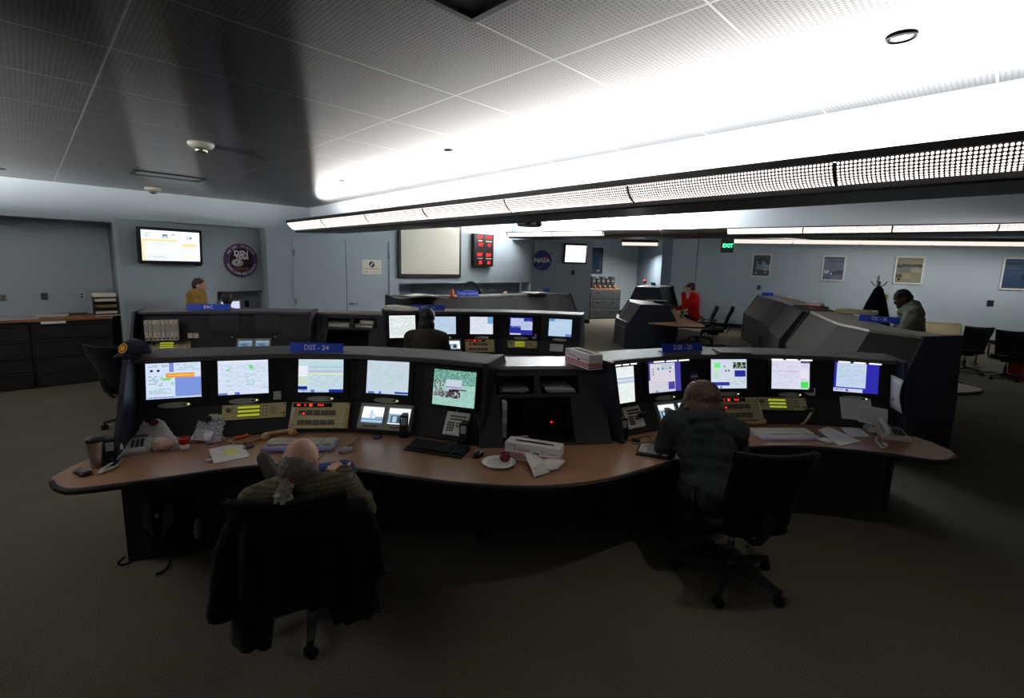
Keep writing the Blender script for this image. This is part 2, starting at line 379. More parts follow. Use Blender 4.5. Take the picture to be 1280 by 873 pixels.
def trough(A, B, zl, SA, SB, ztop, seg, label, group, kz=.72, lt=.045, unlit=None):
    """A->B lip line in plan (left to right seen from the camera side), SA->SB soffit face"""
    A, B, SA, SB = (V((p[0], p[1], 0)) for p in (A, B, SA, SB))
    d = (B-A).normalized(); n_ = V((d.y, -d.x, 0)); n_ = n_ if n_.dot(-A) > 0 else -n_
    sw = MB((196, 208, 216)); bk = -n_*.14
    sw.prism([SA[:2], SB[:2], (SB+bk)[:2], (SA+bk)[:2]], zl-lt-.16*kz+.01, ztop); struct(sw.build('trim_6', 'wall'))
    L = (B-A).length; gap = (SA-A).dot(-n_)
    root = thing('cove_light', label, 'ceiling light', A.copy(), 0, group)
    def sec(u, prof): return [d*u - n_*p + V((0, 0, z)) for p, z in prof]
    lip = [(0, zl), (0, zl-lt), (.02, zl-lt), (.02, zl)]
    MB((26, 27, 30)).loft([sec(0, lip), sec(L, lip)]).build('lip', 'satin', root)
    cur = []
    for i in range(9):
        t = i/8; cur.append((.012+.19*kz*t**1.5, zl-lt-.16*kz*(1-(1-t)**1.5)))
    pe = cur[-1]
    und = [pe, (pe[0]-.004, pe[1]-.045*kz), (pe[0]+.02, pe[1]-.06*kz), (gap+.06, pe[1]-.0), (gap+.06, pe[1]+.03)]
    MB((34, 36, 40)).loft([sec(0, und), sec(L, und)]).build('underside', 'satin', root)
    MB((26, 27, 30)).loft([sec(-.02, lip[:2]+cur+und[2:]), sec(0, lip[:2]+cur+und[2:])]).build('end_cap', 'satin', root)
    nseg = max(1, int(round(L/seg)))
    for k in range(nseg):
        u0_, u1_ = L*k/nseg, L*(k+1)/nseg
        mb = MB((120, 110, 100)); mb.loft([sec(u0_+.008, cur), sec(u1_-.008, cur)], closed=False, smooth=True)
        pc = A+d*((u0_+u1_)/2); q_ = V((pc.x, pc.y, zl-.1-H)); xs = CX+F_*q_.dot(rt)/q_.dot(fw)
        o = mb.build('diffuser_panel', 'satin' if unlit and unlit[0] < xs < unlit[1] else 'perf', root); me = o.data; uvl = me.uv_layers.new(name='UV')
        acc = [0]
        for i in range(8): acc.append(acc[-1]+sqrt((cur[i+1][0]-cur[i][0])**2+(cur[i+1][1]-cur[i][1])**2))
        for pol in me.polygons:
            for li in pol.loop_indices:
                vi = me.loops[li].vertex_index; uvl.data[li].uv = (u0_+(u1_-u0_)*(vi//9), acc[vi % 9])
        if k:
            rb = MB((30, 31, 34)); rb.loft([sec(u0_-.01, [(p-.006, z-.006) for p, z in cur]), sec(u0_+.01, [(p-.006, z-.006) for p, z in cur])], closed=False, smooth=True)
            rb.build('rib', 'satin', root)
    # lamp: a long fluorescent strip lying in the trough, shining up
    c = MB((255, 247, 238)); c.loft([sec(.05, [(gap*.45-.02, zl-.12), (gap*.45+.02, zl-.12), (gap*.45+.02, zl-.09), (gap*.45-.02, zl-.09)]), sec(L-.05, [(gap*.45-.02, zl-.12), (gap*.45+.02, zl-.12), (gap*.45+.02, zl-.09), (gap*.45-.02, zl-.09)])])
    c.build('fluorescent_tube', 'lamp', root)
    return A, d, n_, L, gap
def area(A, d, n_, u0_, u1_, off, z, w, power, aim=None, colr=(1, .97, .93)):
    li = bpy.data.lights.new('cove_tube', 'AREA'); li.shape = 'RECTANGLE'; li.size = u1_-u0_; li.size_y = w; li.energy = power; li.color = colr
    o = bpy.data.objects.new('cove_tube', li); COL.objects.link(o)
    c = A+d*(u0_+u1_)/2-n_*off; c.z = z
    zz = -(aim or V((0, 0, 1))).normalized(); y = zz.cross(d).normalized()
    o.matrix_world = frame(c, d, y, zz); return o
def onl(P, Q, u): return P+(Q-P)*u
la, lb = px(365, 274.5, 2.74), px(1280, 163, 2.74); sa, sb = px(378, 262, ZC1), px(1280, 102, ZC1)
LB, SB_ = onl(la, lb, 1.7), onl(sa, sb, 1.8)
LA = onl(la, lb, -.03); SA_ = onl(sa, sb, -.12)
T1 = trough(LA, LB, 2.74, SA_, SB_, ZC1+.36, 1.35, 'long perforated cove light crossing above the front consoles', 'cove lights under the soffits')
la2, lb2 = px(633, 290, 2.92), px(1280, 278, 2.92); sa2, sb2 = px(634, 272, ZC2), px(1280, 235, ZC2)
T2 = trough(la2, onl(la2, lb2, 1.25), 2.92, onl(sa2, sb2, -.03), onl(sa2, sb2, 1.25), ZC2+.02, 1.3, 'farther perforated cove light behind the hanging projector', 'cove lights under the soffits', kz=.62, lt=.016, unlit=(770, 925))
area(T1[0], T1[1], T1[2], .1, T1[3]-.1, T1[4]*.5, 2.72, .12, E1 := 125, aim=V((0, 0, 1))+T1[2]*.45)
area(T2[0], T2[1], T2[2], .1, T2[3]*.42, T2[4]*.5, 2.9, .12, E2 := 320, aim=V((0, 0, 1))+T2[2]*.3)
area(T2[0], T2[1], T2[2], T2[3]*.66, T2[3]-.1, T2[4]*.5, 2.9, .12, E2*.5, aim=V((0, 0, 1))+T2[2]*.3)
# unseen cove added behind the camera to brighten the left wall
T_FILL = trough((4.0, -7.1), (-8.6, 6.2), 2.74, (3.6, -7.4), (-9.0, 5.9), ZC1+.3, 1.35, 'unseen perforated cove light added behind the camera to light the left wall', 'cove lights under the soffits')
area(T_FILL[0], T_FILL[1], T_FILL[2], T_FILL[3]*.62, T_FILL[3]-.1, T_FILL[4]*.5, 2.72, .12, E_FILL := 210, aim=V((0, 0, 1))+T_FILL[2]*.8)
def downlight(x, y, w, ang=100):
    li = bpy.data.lights.new('downlight', 'SPOT'); li.energy = w; li.spot_size = radians(ang); li.spot_blend = .35; li.shadow_soft_size = .05; li.color = (1, .93, .82)
    o = bpy.data.objects.new('downlight', li); COL.objects.link(o); o.location = (x, y, ZC1-.03)
q_ = px(1127, 46, ZC1); downlight(q_.x, q_.y, 9, 75)
# thin strip light under the far soffit, and one in the far alcove
def strip(P, Q, label, nseg):
    d = (Q-P).normalized(); L = (Q-P).length; n_ = V((d.y, -d.x, 0)); r = thing('strip_light', label, 'ceiling light', P.copy(), 0)
    sec = lambda u, pr: [d*u+n_*a+V((0, 0, z)) for a, z in pr]
    hs = [(-.1, .0), (-.1, .1), (.1, .1), (.1, 0), (.09, 0), (.09, .09), (-.09, .09), (-.09, 0)]
    MB((40, 42, 46)).loft([sec(0, hs), sec(L, hs)]).build('housing', 'satin', r)
    for k in range(nseg):
        a, b = L*k/nseg+.02, L*(k+1)/nseg-.02; df = [(-.085, .02), (.085, .02), (.12, -.09), (.02, -.12)]
        MB((255, 240, 228)).loft([sec(a, df), sec(b, df)]).build('diffuser', 'screen', r)
    c = P+d*L/2; c.z -= .14
    return c, d, n_, L
P_, Q_ = pd(912, 299.5, 16.4), pd(1280, 302.5, 14.2); Q_ = onl(P_, Q_, 1.2)
Q_.z = P_.z
S1 = strip(P_, Q_, 'thin strip light along the top of the poster wall', 5)
area(S1[0]-S1[1]*S1[3]/2, S1[1], S1[2], .1, S1[3], -.1, S1[0].z-.05, .12, 24, aim=V((-S1[2].x*-.35, .25, -1)))
P_, Q_ = pd(777, 303, 19.5), pd(823, 302, 19.2); Q_.z = P_.z
S2 = strip(P_, Q_, 'short strip light at the far alcove', 1)
area(S2[0]-S2[1]*S2[3]/2, S2[1], S2[2], 0, S2[3]*.6, 0, S2[0].z-.05, .12, 65, aim=V((-.6, -.05, -1)))
# ceiling fittings
def disc(x, y, r, name, label, cat, prof, col, mat):
    return one(MB(col).lathe([(a*r, -b*r) for a, b in prof], 24), name, mat, label, cat, px(x, y, ZC1))
sd = thing('smoke_detector', 'round ceiling smoke detector beside the bluish streak, nearer the camera', 'smoke detector', px(251, 179, ZC1))
MB((150, 150, 140)).lathe([(.11, 0), (.11, -.02), (.085, -.045), (.06, -.05)], 24).build('base', 'satin', sd)
MB((150, 148, 135)).lathe([(.055, -.05), (.05, -.085), (.02, -.095)], 20).build('sensor', 'metal', sd)
sd2 = copy_tree(sd); sd2.location = px(191, 235, ZC1); sd2['label'] = 'round ceiling smoke detector nearest the left wall'
rl = thing('recessed_downlight', 'round dark-rimmed recessed downlight in the bright ceiling above the trough', 'downlight', px(1127, 46, ZC1))
MB((30, 30, 34)).lathe([(.06, 0), (.06, -.008), (.055, -.008), (.055, -.001)], 28).build('rim', 'satin', rl)
MB((225, 225, 225)).lathe([(.054, -.002), (.03, -.005), (.001, -.006)], 24).build('lens', 'gloss', rl)
for x, y, lb_ in ((561, 188, 'small round ceiling sprinkler cap in the middle of the ceiling'), (428, 226, 'small round ceiling sprinkler cap near the end of the trough'), (2, 211, 'small round ceiling sprinkler cap at the left photo edge')):
    disc(x, y, .045, 'sprinkler_cap', lb_, 'sprinkler', [(1, 0), (1, .12), (.7, .25), (.05, .3)], (120, 120, 120), 'metal')
va, vb, vc, vd = (px(x, y, ZC1) for x, y in ((164, 209), (258, 221), (250, 229), (165, 219)))
cv = (va+vb+vc+vd)/4; dv = (vb-va).normalized(); LV = 0.75
vt = thing('ceiling_vent', 'rectangular dark-edged vent in the ceiling over the left wall', 'vent', frame(cv, dv, V((0, 0, 1)).cross(dv), V((0, 0, 1))))
W2 = .38
fr = MB((12, 12, 14))
for sx, sy, a, b in ((0, 1, LV, .03), (0, -1, LV, .03), (1, 0, .03, W2), (-1, 0, .05, W2)): fr.box((sx*LV/2, sy*W2/2, -.008), (a, b, .014))
fr.build('frame', 'satin', vt); MB((110, 114, 120)).box((0, 0, -.004), (LV-.03, W2-.03, .006)).build('grille', 'metal', vt)
hv = px(585, -14, ZC1)
ht = thing('ceiling_hatch', 'square access opening in the ceiling at the top photo edge', 'hatch', hv, radians(45))
fr = MB((60, 60, 64))
for sx, sy, a, b in ((0, 1, .30, .03), (0, -1, .30, .03), (1, 0, .03, .30), (-1, 0, .03, .30)): fr.box((sx*.15, sy*.15, -.01), (a, b, .02))
fr.build('frame', 'metal', ht); MB((25, 25, 28)).box((0, 0, -.004), (.27, .27, .006)).build('cover', 'satin', ht)
wd = bpy.data.worlds.new('w'); SC.world = wd; wd.use_nodes = True; wd.node_tree.nodes['Background'].inputs[0].default_value = (.9, 1, 1.1, 1); wd.node_tree.nodes['Background'].inputs[1].default_value = .02
vs = SC.view_settings; vs.view_transform = 'Standard'; vs.look = 'None'; vs.exposure = 1.65; vs.gamma = 1
# ------------------------------------------------------------------ consoles
NAVY, DARK, CHAR, GREY = (34, 37, 51), (24, 24, 26), (52, 53, 56), (92, 92, 94)
class Con:
    """curved control console: bays follow the plan line base (operator's left to right), rear side to the left of that line"""
    def __init__(s, name, label, base, zt=1.33, zb=.735, dtop=.45, drear=.80, zlow=.75, d1=.13, z1=.94, d2=.19, wings=(.0, .0), wl=(1, 1), cat='console', rear=(GREY, CHAR), group=None, base_front=.0, lights=(), open_bay=False, hoodcol=(84, 84, 88), zfloor=0, rearsplit=None, wcol=(NAVY, NAVY)):
        s.b = [V((p[0], p[1], 0)) for p in base]; s.zt, s.zb = zt, zb; s.d1, s.z1, s.d2, s.z2 = d1, z1, d2, zt-.045
        b = s.b; s.n = []
        dirs = [(b[i+1]-b[i]).normalized() for i in range(len(b)-1)]; s.dirs = dirs
        for i in range(len(b)):
            q = [dirs[k] for k in (i-1, i) if 0 <= k < len(dirs)]; t = sum(q, V((0, 0, 0))).normalized()
            c = t.dot(q[0]); s.n.append(V((-t.y, t.x, 0))/max(c, .5))
        s.root = thing(name, label, cat, (b[0]+b[-1])/2, 0, group); o = s.root.location
        L = lambda i, d, z: b[i]+s.n[i]*d+V((0, 0, z))-o
        s.L = L; N = range(len(b))
        def strip(name, prof, col, mat='satin', th=.02, rng=N):
            mb = MB(col)
            for i0, i1 in zip(list(rng)[:-1], list(rng)[1:]):
                mb.sheet([[L(i0, d, z), L(i1, d, z)] for d, z in prof], th, col, smooth=False)
            return mb.build(name, mat, s.root)
        strip('instrument_face', [(0, zb+.006), (d1, z1)], (44, 45, 48), 'matte')
        strip('monitor_face', [(d1, z1), (d2, s.z2)], (17, 17, 19), 'satin')
        h0 = d2-.07
        hood = [(h0, zt-.035), (h0, zt-.006), (h0+.01, zt), (dtop, zt+.01), (dtop+.012, zt-.02), (dtop, zt-.035)]
        mb = MB(hoodcol); mb.loft([[L(i, d, z) for d, z in hood] for i in N]); s.hood = mb.build('hood', 'satin', s.root)
        for k in (range(len(b)-1)):
            mb = MB(); c = rear[0] if not rearsplit else rearsplit[k % len(rearsplit)]
            mb.sheet([[L(k, dtop-.005, zt-.03), L(k+1, dtop-.005, zt-.03)], [L(k, drear, zlow), L(k+1, drear, zlow)]], .02, c, smooth=False)
            mb.build('rear_panel', 'matte', s.root)
        mb = MB(rear[1]); mb.loft([[L(i, d, z) for d, z in ((.02, zfloor), (.02, zb-.04), (drear-.02, zb-.04), (drear, zlow), (drear, zfloor))] for i in N]); mb.build('base_cabinet', 'satin', s.root)
        for e, i in ((0, 0), (1, len(b)-1)):
            if not wl[e]: continue
            dr = dirs[0] if e == 0 else dirs[-1]; sg = -1 if e == 0 else 1; w = wings[e]
            pr = [(-w, zb+.004), (h0-.05, zt+.008), (dtop+.02, zt+.012), (drear+.02, zlow), (drear+.02, zfloor), (-.02, zfloor), (-.02, zb-.05)] if w < .02 else [(-w, zb+.004), (h0-.08, zt+.008), (dtop+.02, zt+.012), (drear+.02, zlow), (drear+.02, zfloor), (0, zfloor), (0, zb+.004)]
            nn = V((-dr.y, dr.x, 0)); A = [b[i]-o+nn*d+V((0, 0, z)) for d, z in pr]
            mb = MB(wcol[e]); mb.loft([[p+dr*sg*.003 for p in A], [p+dr*sg*.035 for p in A]]); mb.build('side_panel', 'satin', s.root)
        for k in lights:
            mb = MB((255, 252, 245))
            for j in range(3):
                p0 = L(k, h0+.004, zt-.04).lerp(L(k+1, h0+.004, zt-.04), .19+.22*j); p1 = L(k, h0+.004, zt-.04).lerp(L(k+1, h0+.004, zt-.04), .34+.22*j)
                nn = -s.n[k]*.008
                mb.add([p0+nn+V((0, 0, -.005)), p1+nn+V((0, 0, -.005)), p1+nn+V((0, 0, .004)), p0+nn+V((0, 0, .004)), p0-nn*2+V((0, 0, -.01)), p1-nn*2+V((0, 0, -.01)), p1-nn*2+V((0, 0, .01)), p0-nn*2+V((0, 0, .01))], [(0, 1, 2, 3), (4, 5, 1, 0), (3, 2, 6, 7), (0, 3, 7, 4), (1, 5, 6, 2), (5, 4, 7, 6)])
            mb.build('task_light', 'bright', s.root)
    def fr(s, k, plane, u=.5, v=0, off=.011):
        """frame on bay k: x along, y up the face, z out of it; u 0..1 across, v metres up"""
        a, c = s.b[k], s.b[k+1]; x = (c-a).normalized(); n_ = V((-x.y, x.x, 0))
        (d0, z0, d1_, z1_) = (0, s.zb+.006, s.d1, s.z1) if plane == 'inst' else (s.d1, s.z1, s.d2, s.z2)
        y = (n_*(d1_-d0)+V((0, 0, z1_-z0))).normalized(); z = x.cross(y)
        return frame(a.lerp(c, u)+n_*d0+V((0, 0, z0))+y*v+z*off, x, y, z)
    def top(s, k, u, d): return s.b[k].lerp(s.b[k+1], u)+s.n[k].lerp(s.n[k+1], u)*d+V((0, 0, s.zt+.01))
    def ang(s, k): return atan2(s.dirs[k].y, s.dirs[k].x)
def worktop(name, label, front, back, z=.735, col=(158, 119, 90), group=None):
    poly = [V((p[0], p[1], 0)) for p in front]+[V((p[0], p[1], 0)) for p in reversed(back)]
    o = sum(poly, V((0, 0, 0)))/len(poly)
    r = thing(name, label, 'worktop', o, 0, group)
    # area-safe polygon fill through bmesh
    bm = bmesh.new(); vs = [bm.verts.new(p-o+V((0, 0, z))) for p in poly]; f = bm.faces.new(vs); f.normal_update()
    if f.normal.z < 0: f.normal_flip()
    bmesh.ops.triangulate(bm, faces=[f]); mb = MB(col); bm.verts.ensure_lookup_table(); bm.verts.index_update()
    for t in bm.faces:
        q = [v.co.copy() for v in t.verts]
        if t.normal.z < 0: q.reverse()
        mb.add(q, [(0, 1, 2)]); mb.add([p-V((0, 0, .03)) for p in reversed(q)], [(0, 1, 2)], (20, 20, 20))
    bm.free(); mb.build('top_surface', 'laminate', r)
    edge = [V((p[0], p[1], 0))-o for p in front]
    mb = MB((24, 24, 26)); rows = []
    for i, p in enumerate(edge):
        t = (edge[min(i+1, len(edge)-1)]-edge[max(i-1, 0)]).normalized(); n_ = V((t.y, -t.x, 0))
        rows.append([p-n_*.012+V((0, 0, z+.001)), p+n_*.004+V((0, 0, z+.001)), p+n_*.012+V((0, 0, z-.008)), p+n_*.012+V((0, 0, z-.026)), p+n_*.002+V((0, 0, z-.036)), p-n_*.012+V((0, 0, z-.036))])
    mb.loft(rows, smooth=False); mb.build('edge_trim', 'satin', r); return r
# front pair
B24 = [px(x, y, .735) for x, y in [(168, 556), (258, 548), (352, 541), (440, 540.5), (520, 546), (598, 557)]]
B25 = [px(x, y, .735) for x, y in [(768, 549), (812, 540), (880, 531), (952, 529.5), (1032, 531.5), (1118, 540)]]
C24 = Con('control_console', 'dark curved console under the DSS - 24 sign, left of the paper shelf unit', B24, wings=(.30, .0), wcol=(NAVY, (26, 26, 30)))
C25 = Con('control_console', 'dark curved console under the DSS - 25 sign, right front of the room', B25, wings=(.12, .22), lights=(0, 1, 3, 4), base_front=.1)
fr_ = [px(x, y, .735) for x, y in [(64, 601), (72, 609), (100, 611), (200, 598), (300, 584), (360, 581), (420, 583), (500, 594), (560, 602), (640, 608), (700, 607), (760, 599), (830, 580), (900, 562), (1000, 557.5), (1100, 566), (1165, 575), (1188, 574), (1195, 569)]]
fr_ = arc(fr_, 5)
bk_ = [px(66, 596, .735), px(90, 583, .735), px(130, 565, .735)]+[V(p)+n*.1 for p, n in zip(C24.b, C24.n)]+[V(p)+n*.06 for p, n in zip(C25.b, C25.n)]+[px(1140, 545, .735), px(1165, 553, .735), px(1188, 563, .735)]
worktop('worktop', 'long S-curved brown worktop of the front consoles', fr_, bk_)
# kick panels under the front worktop
kp = arc([px(x, y, 0) for x, y in [(164, 702), (300, 682), (450, 665), (600, 662), (720, 655), (850, 641), (990, 620), (1103, 636)]], 4)
kr = thing('modesty_panel', 'dark navy panel carrying the long brown worktop, down to the carpet', 'panel', (0, 3.6, 0))
h = len(kp)//2
kb = [V(p)+n*.2 for p, n in zip(C24.b, C24.n)]+[V(p)+n*.2 for p, n in zip(C25.b, C25.n)]
for part in (kp[:h+1], kp[h:]):
    mb = MB((26, 29, 46))
    for a, c in zip(part[:-1], part[1:]):
        mb.sheet([[a+V((0, 0, .0))-kr.location, c-kr.location], [a+V((0, 0, .7))-kr.location, c+V((0, 0, .7))-kr.location]], .025, smooth=False)
    mb.build('panel', 'satin', kr)
for a, c in ((kp[0], V(B24[0])+C24.n[0]*.1), (kp[-1], V(B25[-1])+C25.n[-1]*.1)):
    c = V((c.x, c.y, 0)); mb = MB((26, 29, 46)); mb.sheet([[a-kr.location, c-kr.location], [a+V((0, 0, .7))-kr.location, c+V((0, 0, .7))-kr.location]], .03, smooth=False); mb.build('end_panel', 'satin', kr)
# middle paper-shelf unit between two consoles
def shelf_unit(name, label, a, c, ztop, dtop, z0=.735, ratio=1.0, rear=.85):
    a = V((a[0], a[1], 0)); c = V((c[0], c[1], 0)); x = (c-a).normalized(); L = (c-a).length; n_ = V((-x.y, x.x, 0)); y = (n_*.33+V((0, 0, ztop-z0))).normalized(); z = x.cross(y)
    r = thing(name, label, 'shelf unit', frame(a+V((0, 0, z0+.004)), x, y, z)); Hh = sqrt(.33**2+(ztop-z0)**2)
    U = lambda u: u*L
    V_ = lambda v: v*Hh
    # sloped front built as a slab with three openings
    fronts = [(0, 0, .17, 1), (.17, 0, .72, .06), (.17, .62, .72, .66), (.14, .86, .79, 1), (.72, 0, 1, .86), (.79, .86, 1, 1), (.42, .66, .50, .86), (.14, .66, .17, .86), (.17, .6, .72, .64)]
    m_ = MB((56, 57, 60))
    for u0_, v0, u1_, v1 in [(0, 0, .17, .66), (0, .66, .14, 1), (.72, 0, 1, .66), (.80, .66, 1, 1), (.14, .9, .80, 1), (.44, .66, .49, .9), (.17, .61, .72, .66), (.17, 0, .72, .035)]:
        m_.box(((U(u0_)+U(u1_))/2, (V_(v0)+V_(v1))/2, -.012), (U(u1_)-U(u0_), V_(v1)-V_(v0), .024))
    m_.build('front_panel', 'matte', r)
    d_ = MB((10, 10, 12))
    for u0_, v0, u1_, v1, dp in [(.14, .66, .44, .9, .3), (.49, .66, .80, .9, .3), (.17, .03, .72, .62, .42)]:
        x0, x1, y0, y1 = U(u0_), U(u1_), V_(v0), V_(v1)
        k_ = V((0, dp*.33/Hh, -dp*(ztop-z0)/Hh)); a0, a1, a2, a3 = V((x0, y0, -.02)), V((x1, y0, -.02)), V((x1, y1, -.02)), V((x0, y1, -.02))
        for p_, q_ in ((a0, a1), (a1, a2), (a2, a3), (a3, a0)): d_.quad(p_, q_, q_+k_, p_+k_)
        d_.quad(a0+k_, a1+k_, a2+k_, a3+k_)
    d_.build('compartment', 'matte', r)
    inv = r.matrix_world.inverted() if False else frame(a+V((0, 0, z0+.004)), x, y, z).inverted()
    P2 = lambda u, d, zz: inv @ (a+x*(u*L)+n_*d+V((0, 0, zz)))
    tp = MB((112, 111, 110)); tp.loft([[P2(u, d, zz) for d, zz in ((.315, ztop), (.34, ztop+.02), (rear-.1, ztop+.02), (rear-.1, ztop-.02), (.33, ztop-.02))] for u in (0, 1)]); tp.build('top', 'laminate', r)
    bk = MB(CHAR); bk.loft([[P2(u, d, zz) for d, zz in ((rear-.12, ztop-.02), (rear, .7), (rear, 0), (rear-.03, 0), (rear-.03, .7), (rear-.15, ztop-.02))] for u in (0, 1)])
    for u in (0, 1): bk.loft([[P2(u+e, d, zz) for d, zz in ((.0, .735), (.32, ztop-.005), (rear-.12, ztop-.005), (rear, .7), (rear, 0), (.05, 0))] for e in ((.001, .02) if u == 0 else (-.02, -.001))], col=NAVY)
    bk.build('carcass', 'satin', r)
    return r, x, n_, y, z, a, L, Hh
ua, ub = px(600, 561, .735), px(765, 555, .735)
SU = shelf_unit('shelf_unit', 'dark sloping paper shelf unit between the two front consoles', ua, ub, 1.25, .33)
# second row
B14 = [(-1.74, 6.76), (-1.28, 6.94), (-.73, 7.08), (-.16, 7.16), (.42, 7.16), (.98, 7.04)]
C14 = Con('control_console', 'dark curved console under the DSS - 14 sign in the second row', B14, zt=1.36, wings=(.05, .25))
BEA = [(-4.85, 6.17), (-4.33, 6.37), (-3.8, 6.55), (-3.32, 6.68), (-2.88, 6.74)]
CEA = Con('control_console', 'dark curved console under the EAC sign, second row left', BEA, zt=1.33, wings=(.25, .0))
wf = arc([(-4.75, 6.1), (-4.4, 5.85), (-3.7, 5.95), (-2.9, 6.05), (-2.2, 6.0), (-1.5, 6.1), (-.8, 6.45), (-.1, 6.5), (.7, 6.45), (1.25, 6.4), (1.4, 6.5)], 4)
wb = [(-4.8, 6.15)]+[(p+n*.1)[:2] for p, n in zip(CEA.b, CEA.n)]+[(p+n*.1)[:2] for p, n in zip(C14.b, C14.n)]+[(1.4, 6.6)]
worktop('worktop', 'brown worktop of the second console row, mostly hidden by the front consoles', wf, wb)
SU2 = shelf_unit('shelf_unit', 'dark sloping shelf unit between the EAC and DSS - 14 consoles', (-2.86, 6.77), (-1.76, 6.8), 1.28, .33)
mb = MB((26, 29, 46)); k2 = [(-4.75, 6.15), (-3.5, 6.4), (-2.3, 6.5), (-1.0, 6.75), (.9, 6.85)]
for a, c in zip(k2[:-1], k2[1:]): mb.sheet([[V((a[0], a[1], 0)), V((c[0], c[1], 0))], [V((a[0], a[1], .7)), V((c[0], c[1], .7))]], .025, smooth=False)
one(mb, 'modesty_panel', 'satin', 'dark panel carrying the second row worktop', 'panel', None)
# third row: supervisor console seen from its rear (operator behind)
tA = [px(x, y, 1.36) for x, y in [(707, 362), (690, 367), (640, 372.5), (577, 375.5), (530, 377), (492, 378)]]
tA = [V((p.x, min(p.y, 13.2), 0)) for p in tA]
tA = [V(p) for p in [(1.5, 13.0, 0), (.75, 12.5, 0), (0, 11.75, 0), (-.85, 10.95, 0), (-1.75, 10.35, 0), (-2.5, 10.0, 0)]]
def inset(pts, d):
    out = []
    for i, p in enumerate(pts):
        t = (pts[min(i+1, len(pts)-1)]-pts[max(i-1, 0)]).normalized(); out.append(p-V((-t.y, t.x, 0))*d)
    return out
GP = [(96, 95, 94), (70, 70, 70), (66, 66, 67)]
CCS = Con('control_console', 'grey-backed console under the Complex Supervisor sign, third row', inset(tA, .62), zt=1.36, dtop=.62, drear=.98, zlow=.8, rear=(CHAR, CHAR), rearsplit=[(66, 66, 65), (52, 52, 52), (46, 46, 47), (54, 54, 54), (60, 60, 59)], hoodcol=(110, 108, 105))
# right console group
zr = 1.4
tB = [px(1149, 421, zr), px(1086, 412.5, zr), px(1046, 404, zr), px(1013, 389.5, zr)]
for p in tB: p.z = 0
CRA = Con('control_console', 'grey-backed console carrying the blue sign in front of the standing man', inset(tB, .7), zt=zr, dtop=.7, drear=1.02, zlow=.78, rear=(CHAR, DARK), rearsplit=[(34, 33, 32), (54, 53, 51), (58, 57, 55)], hoodcol=(118, 112, 106))
tC = [px(1000, 380, zr), px(966, 373.5, zr), px(936, 367, zr)]
tC = [V((6.15, 10.6, 0)), V((6.95, 12.9, 0)), V((7.55, 15.0, 0))]
CRB = Con('control_console', 'grey-backed console farthest right, behind the one with the blue sign', inset(tC, .7), zt=1.36, dtop=.7, drear=1.05, zlow=.78, rear=(CHAR, DARK), rearsplit=[(44, 44, 44), (74, 74, 72)], hoodcol=(110, 106, 102))
nb = CRA.b; tip = px(1227, 487, .735)
worktop('worktop', 'brown worktop with a rounded tip at the far right console', arc([px(1160, 487, .735), px(1195, 491, .735), px(1224, 489.5, .735), px(1228, 486.5, .735), px(1216, 483, .735), px(1195, 478, .735)], 4)+[nb[1]+V((.75, .2, 0)), nb[2]+V((.7, .2, 0)), nb[3]+V((.7, .1, 0))], [nb[0]+V((-.25, -.1, 0)), nb[0], nb[1], nb[2], nb[3]])
# pod with the seated man in red
bD = [V((4.24, 12.5, 0)), V((4.2, 13.4, 0)), V((4.4, 14.3, 0))]
CPA = Con('control_console', 'narrow dark console seen from its end, left of the man in red', bD, zt=1.15, dtop=.95, drear=1.32, zlow=.52, d1=.2, d2=.36, z1=.85, rear=(CHAR, CHAR), rearsplit=[(92, 92, 90)], hoodcol=(150, 147, 140))
bE = [V((4.75, 15.0, 0)), V((5.2, 16.2, 0)), V((5.9, 17.3, 0))]
CPB = Con('control_console', 'console behind the one left of the man in red, showing its rear', bE, zt=1.5, dtop=.95, drear=1.32, zlow=.58, d1=.2, d2=.36, z1=.85, rear=(CHAR, CHAR), rearsplit=[(92, 92, 90)], hoodcol=(150, 147, 140))
pf = arc([px(812, 426.5, .735)+V((0, 0, 0)), V((3.9, 11.75, 0)), V((4.5, 11.8, 0)), V((5.0, 12.4, 0)), V((5.2, 13.4, 0)), V((5.5, 14.6, 0)), V((6.1, 16, 0))], 4)
pf = arc([V((3.35, 11.9, 0)), V((3.9, 11.5, 0)), V((4.5, 11.45, 0)), V((4.75, 12.0, 0)), V((4.8, 13.0, 0)), V((5.0, 14.2, 0)), V((5.45, 15.4, 0)), V((6.1, 16.6, 0))], 4)
worktop('worktop', 'brown worktop in front of the man in red', pf, [V((3.4, 12.1, 0)), bD[0], bD[1], bD[2], bE[0], bE[1]], col=(190, 146, 108))
# two grey housings bridging the right consoles
gp = MB((62, 62, 60)); q0, q1 = V((5.45, 8.95, 0)), V((6.05, 10.5, 0)); e = (q1-q0).normalized(); en = V((-e.y, e.x, 0))
gp.loft([[q+en*d+V((0, 0, z)) for d, z in ((.1, 1.36), (-.55, 1.36), (-.55, 0), (.42, 0), (.42, .8))] for q in (q0, q1)])
one(gp, 'corner_unit', 'matte', 'light grey joining cabinet between the two right consoles', 'cabinet', None)
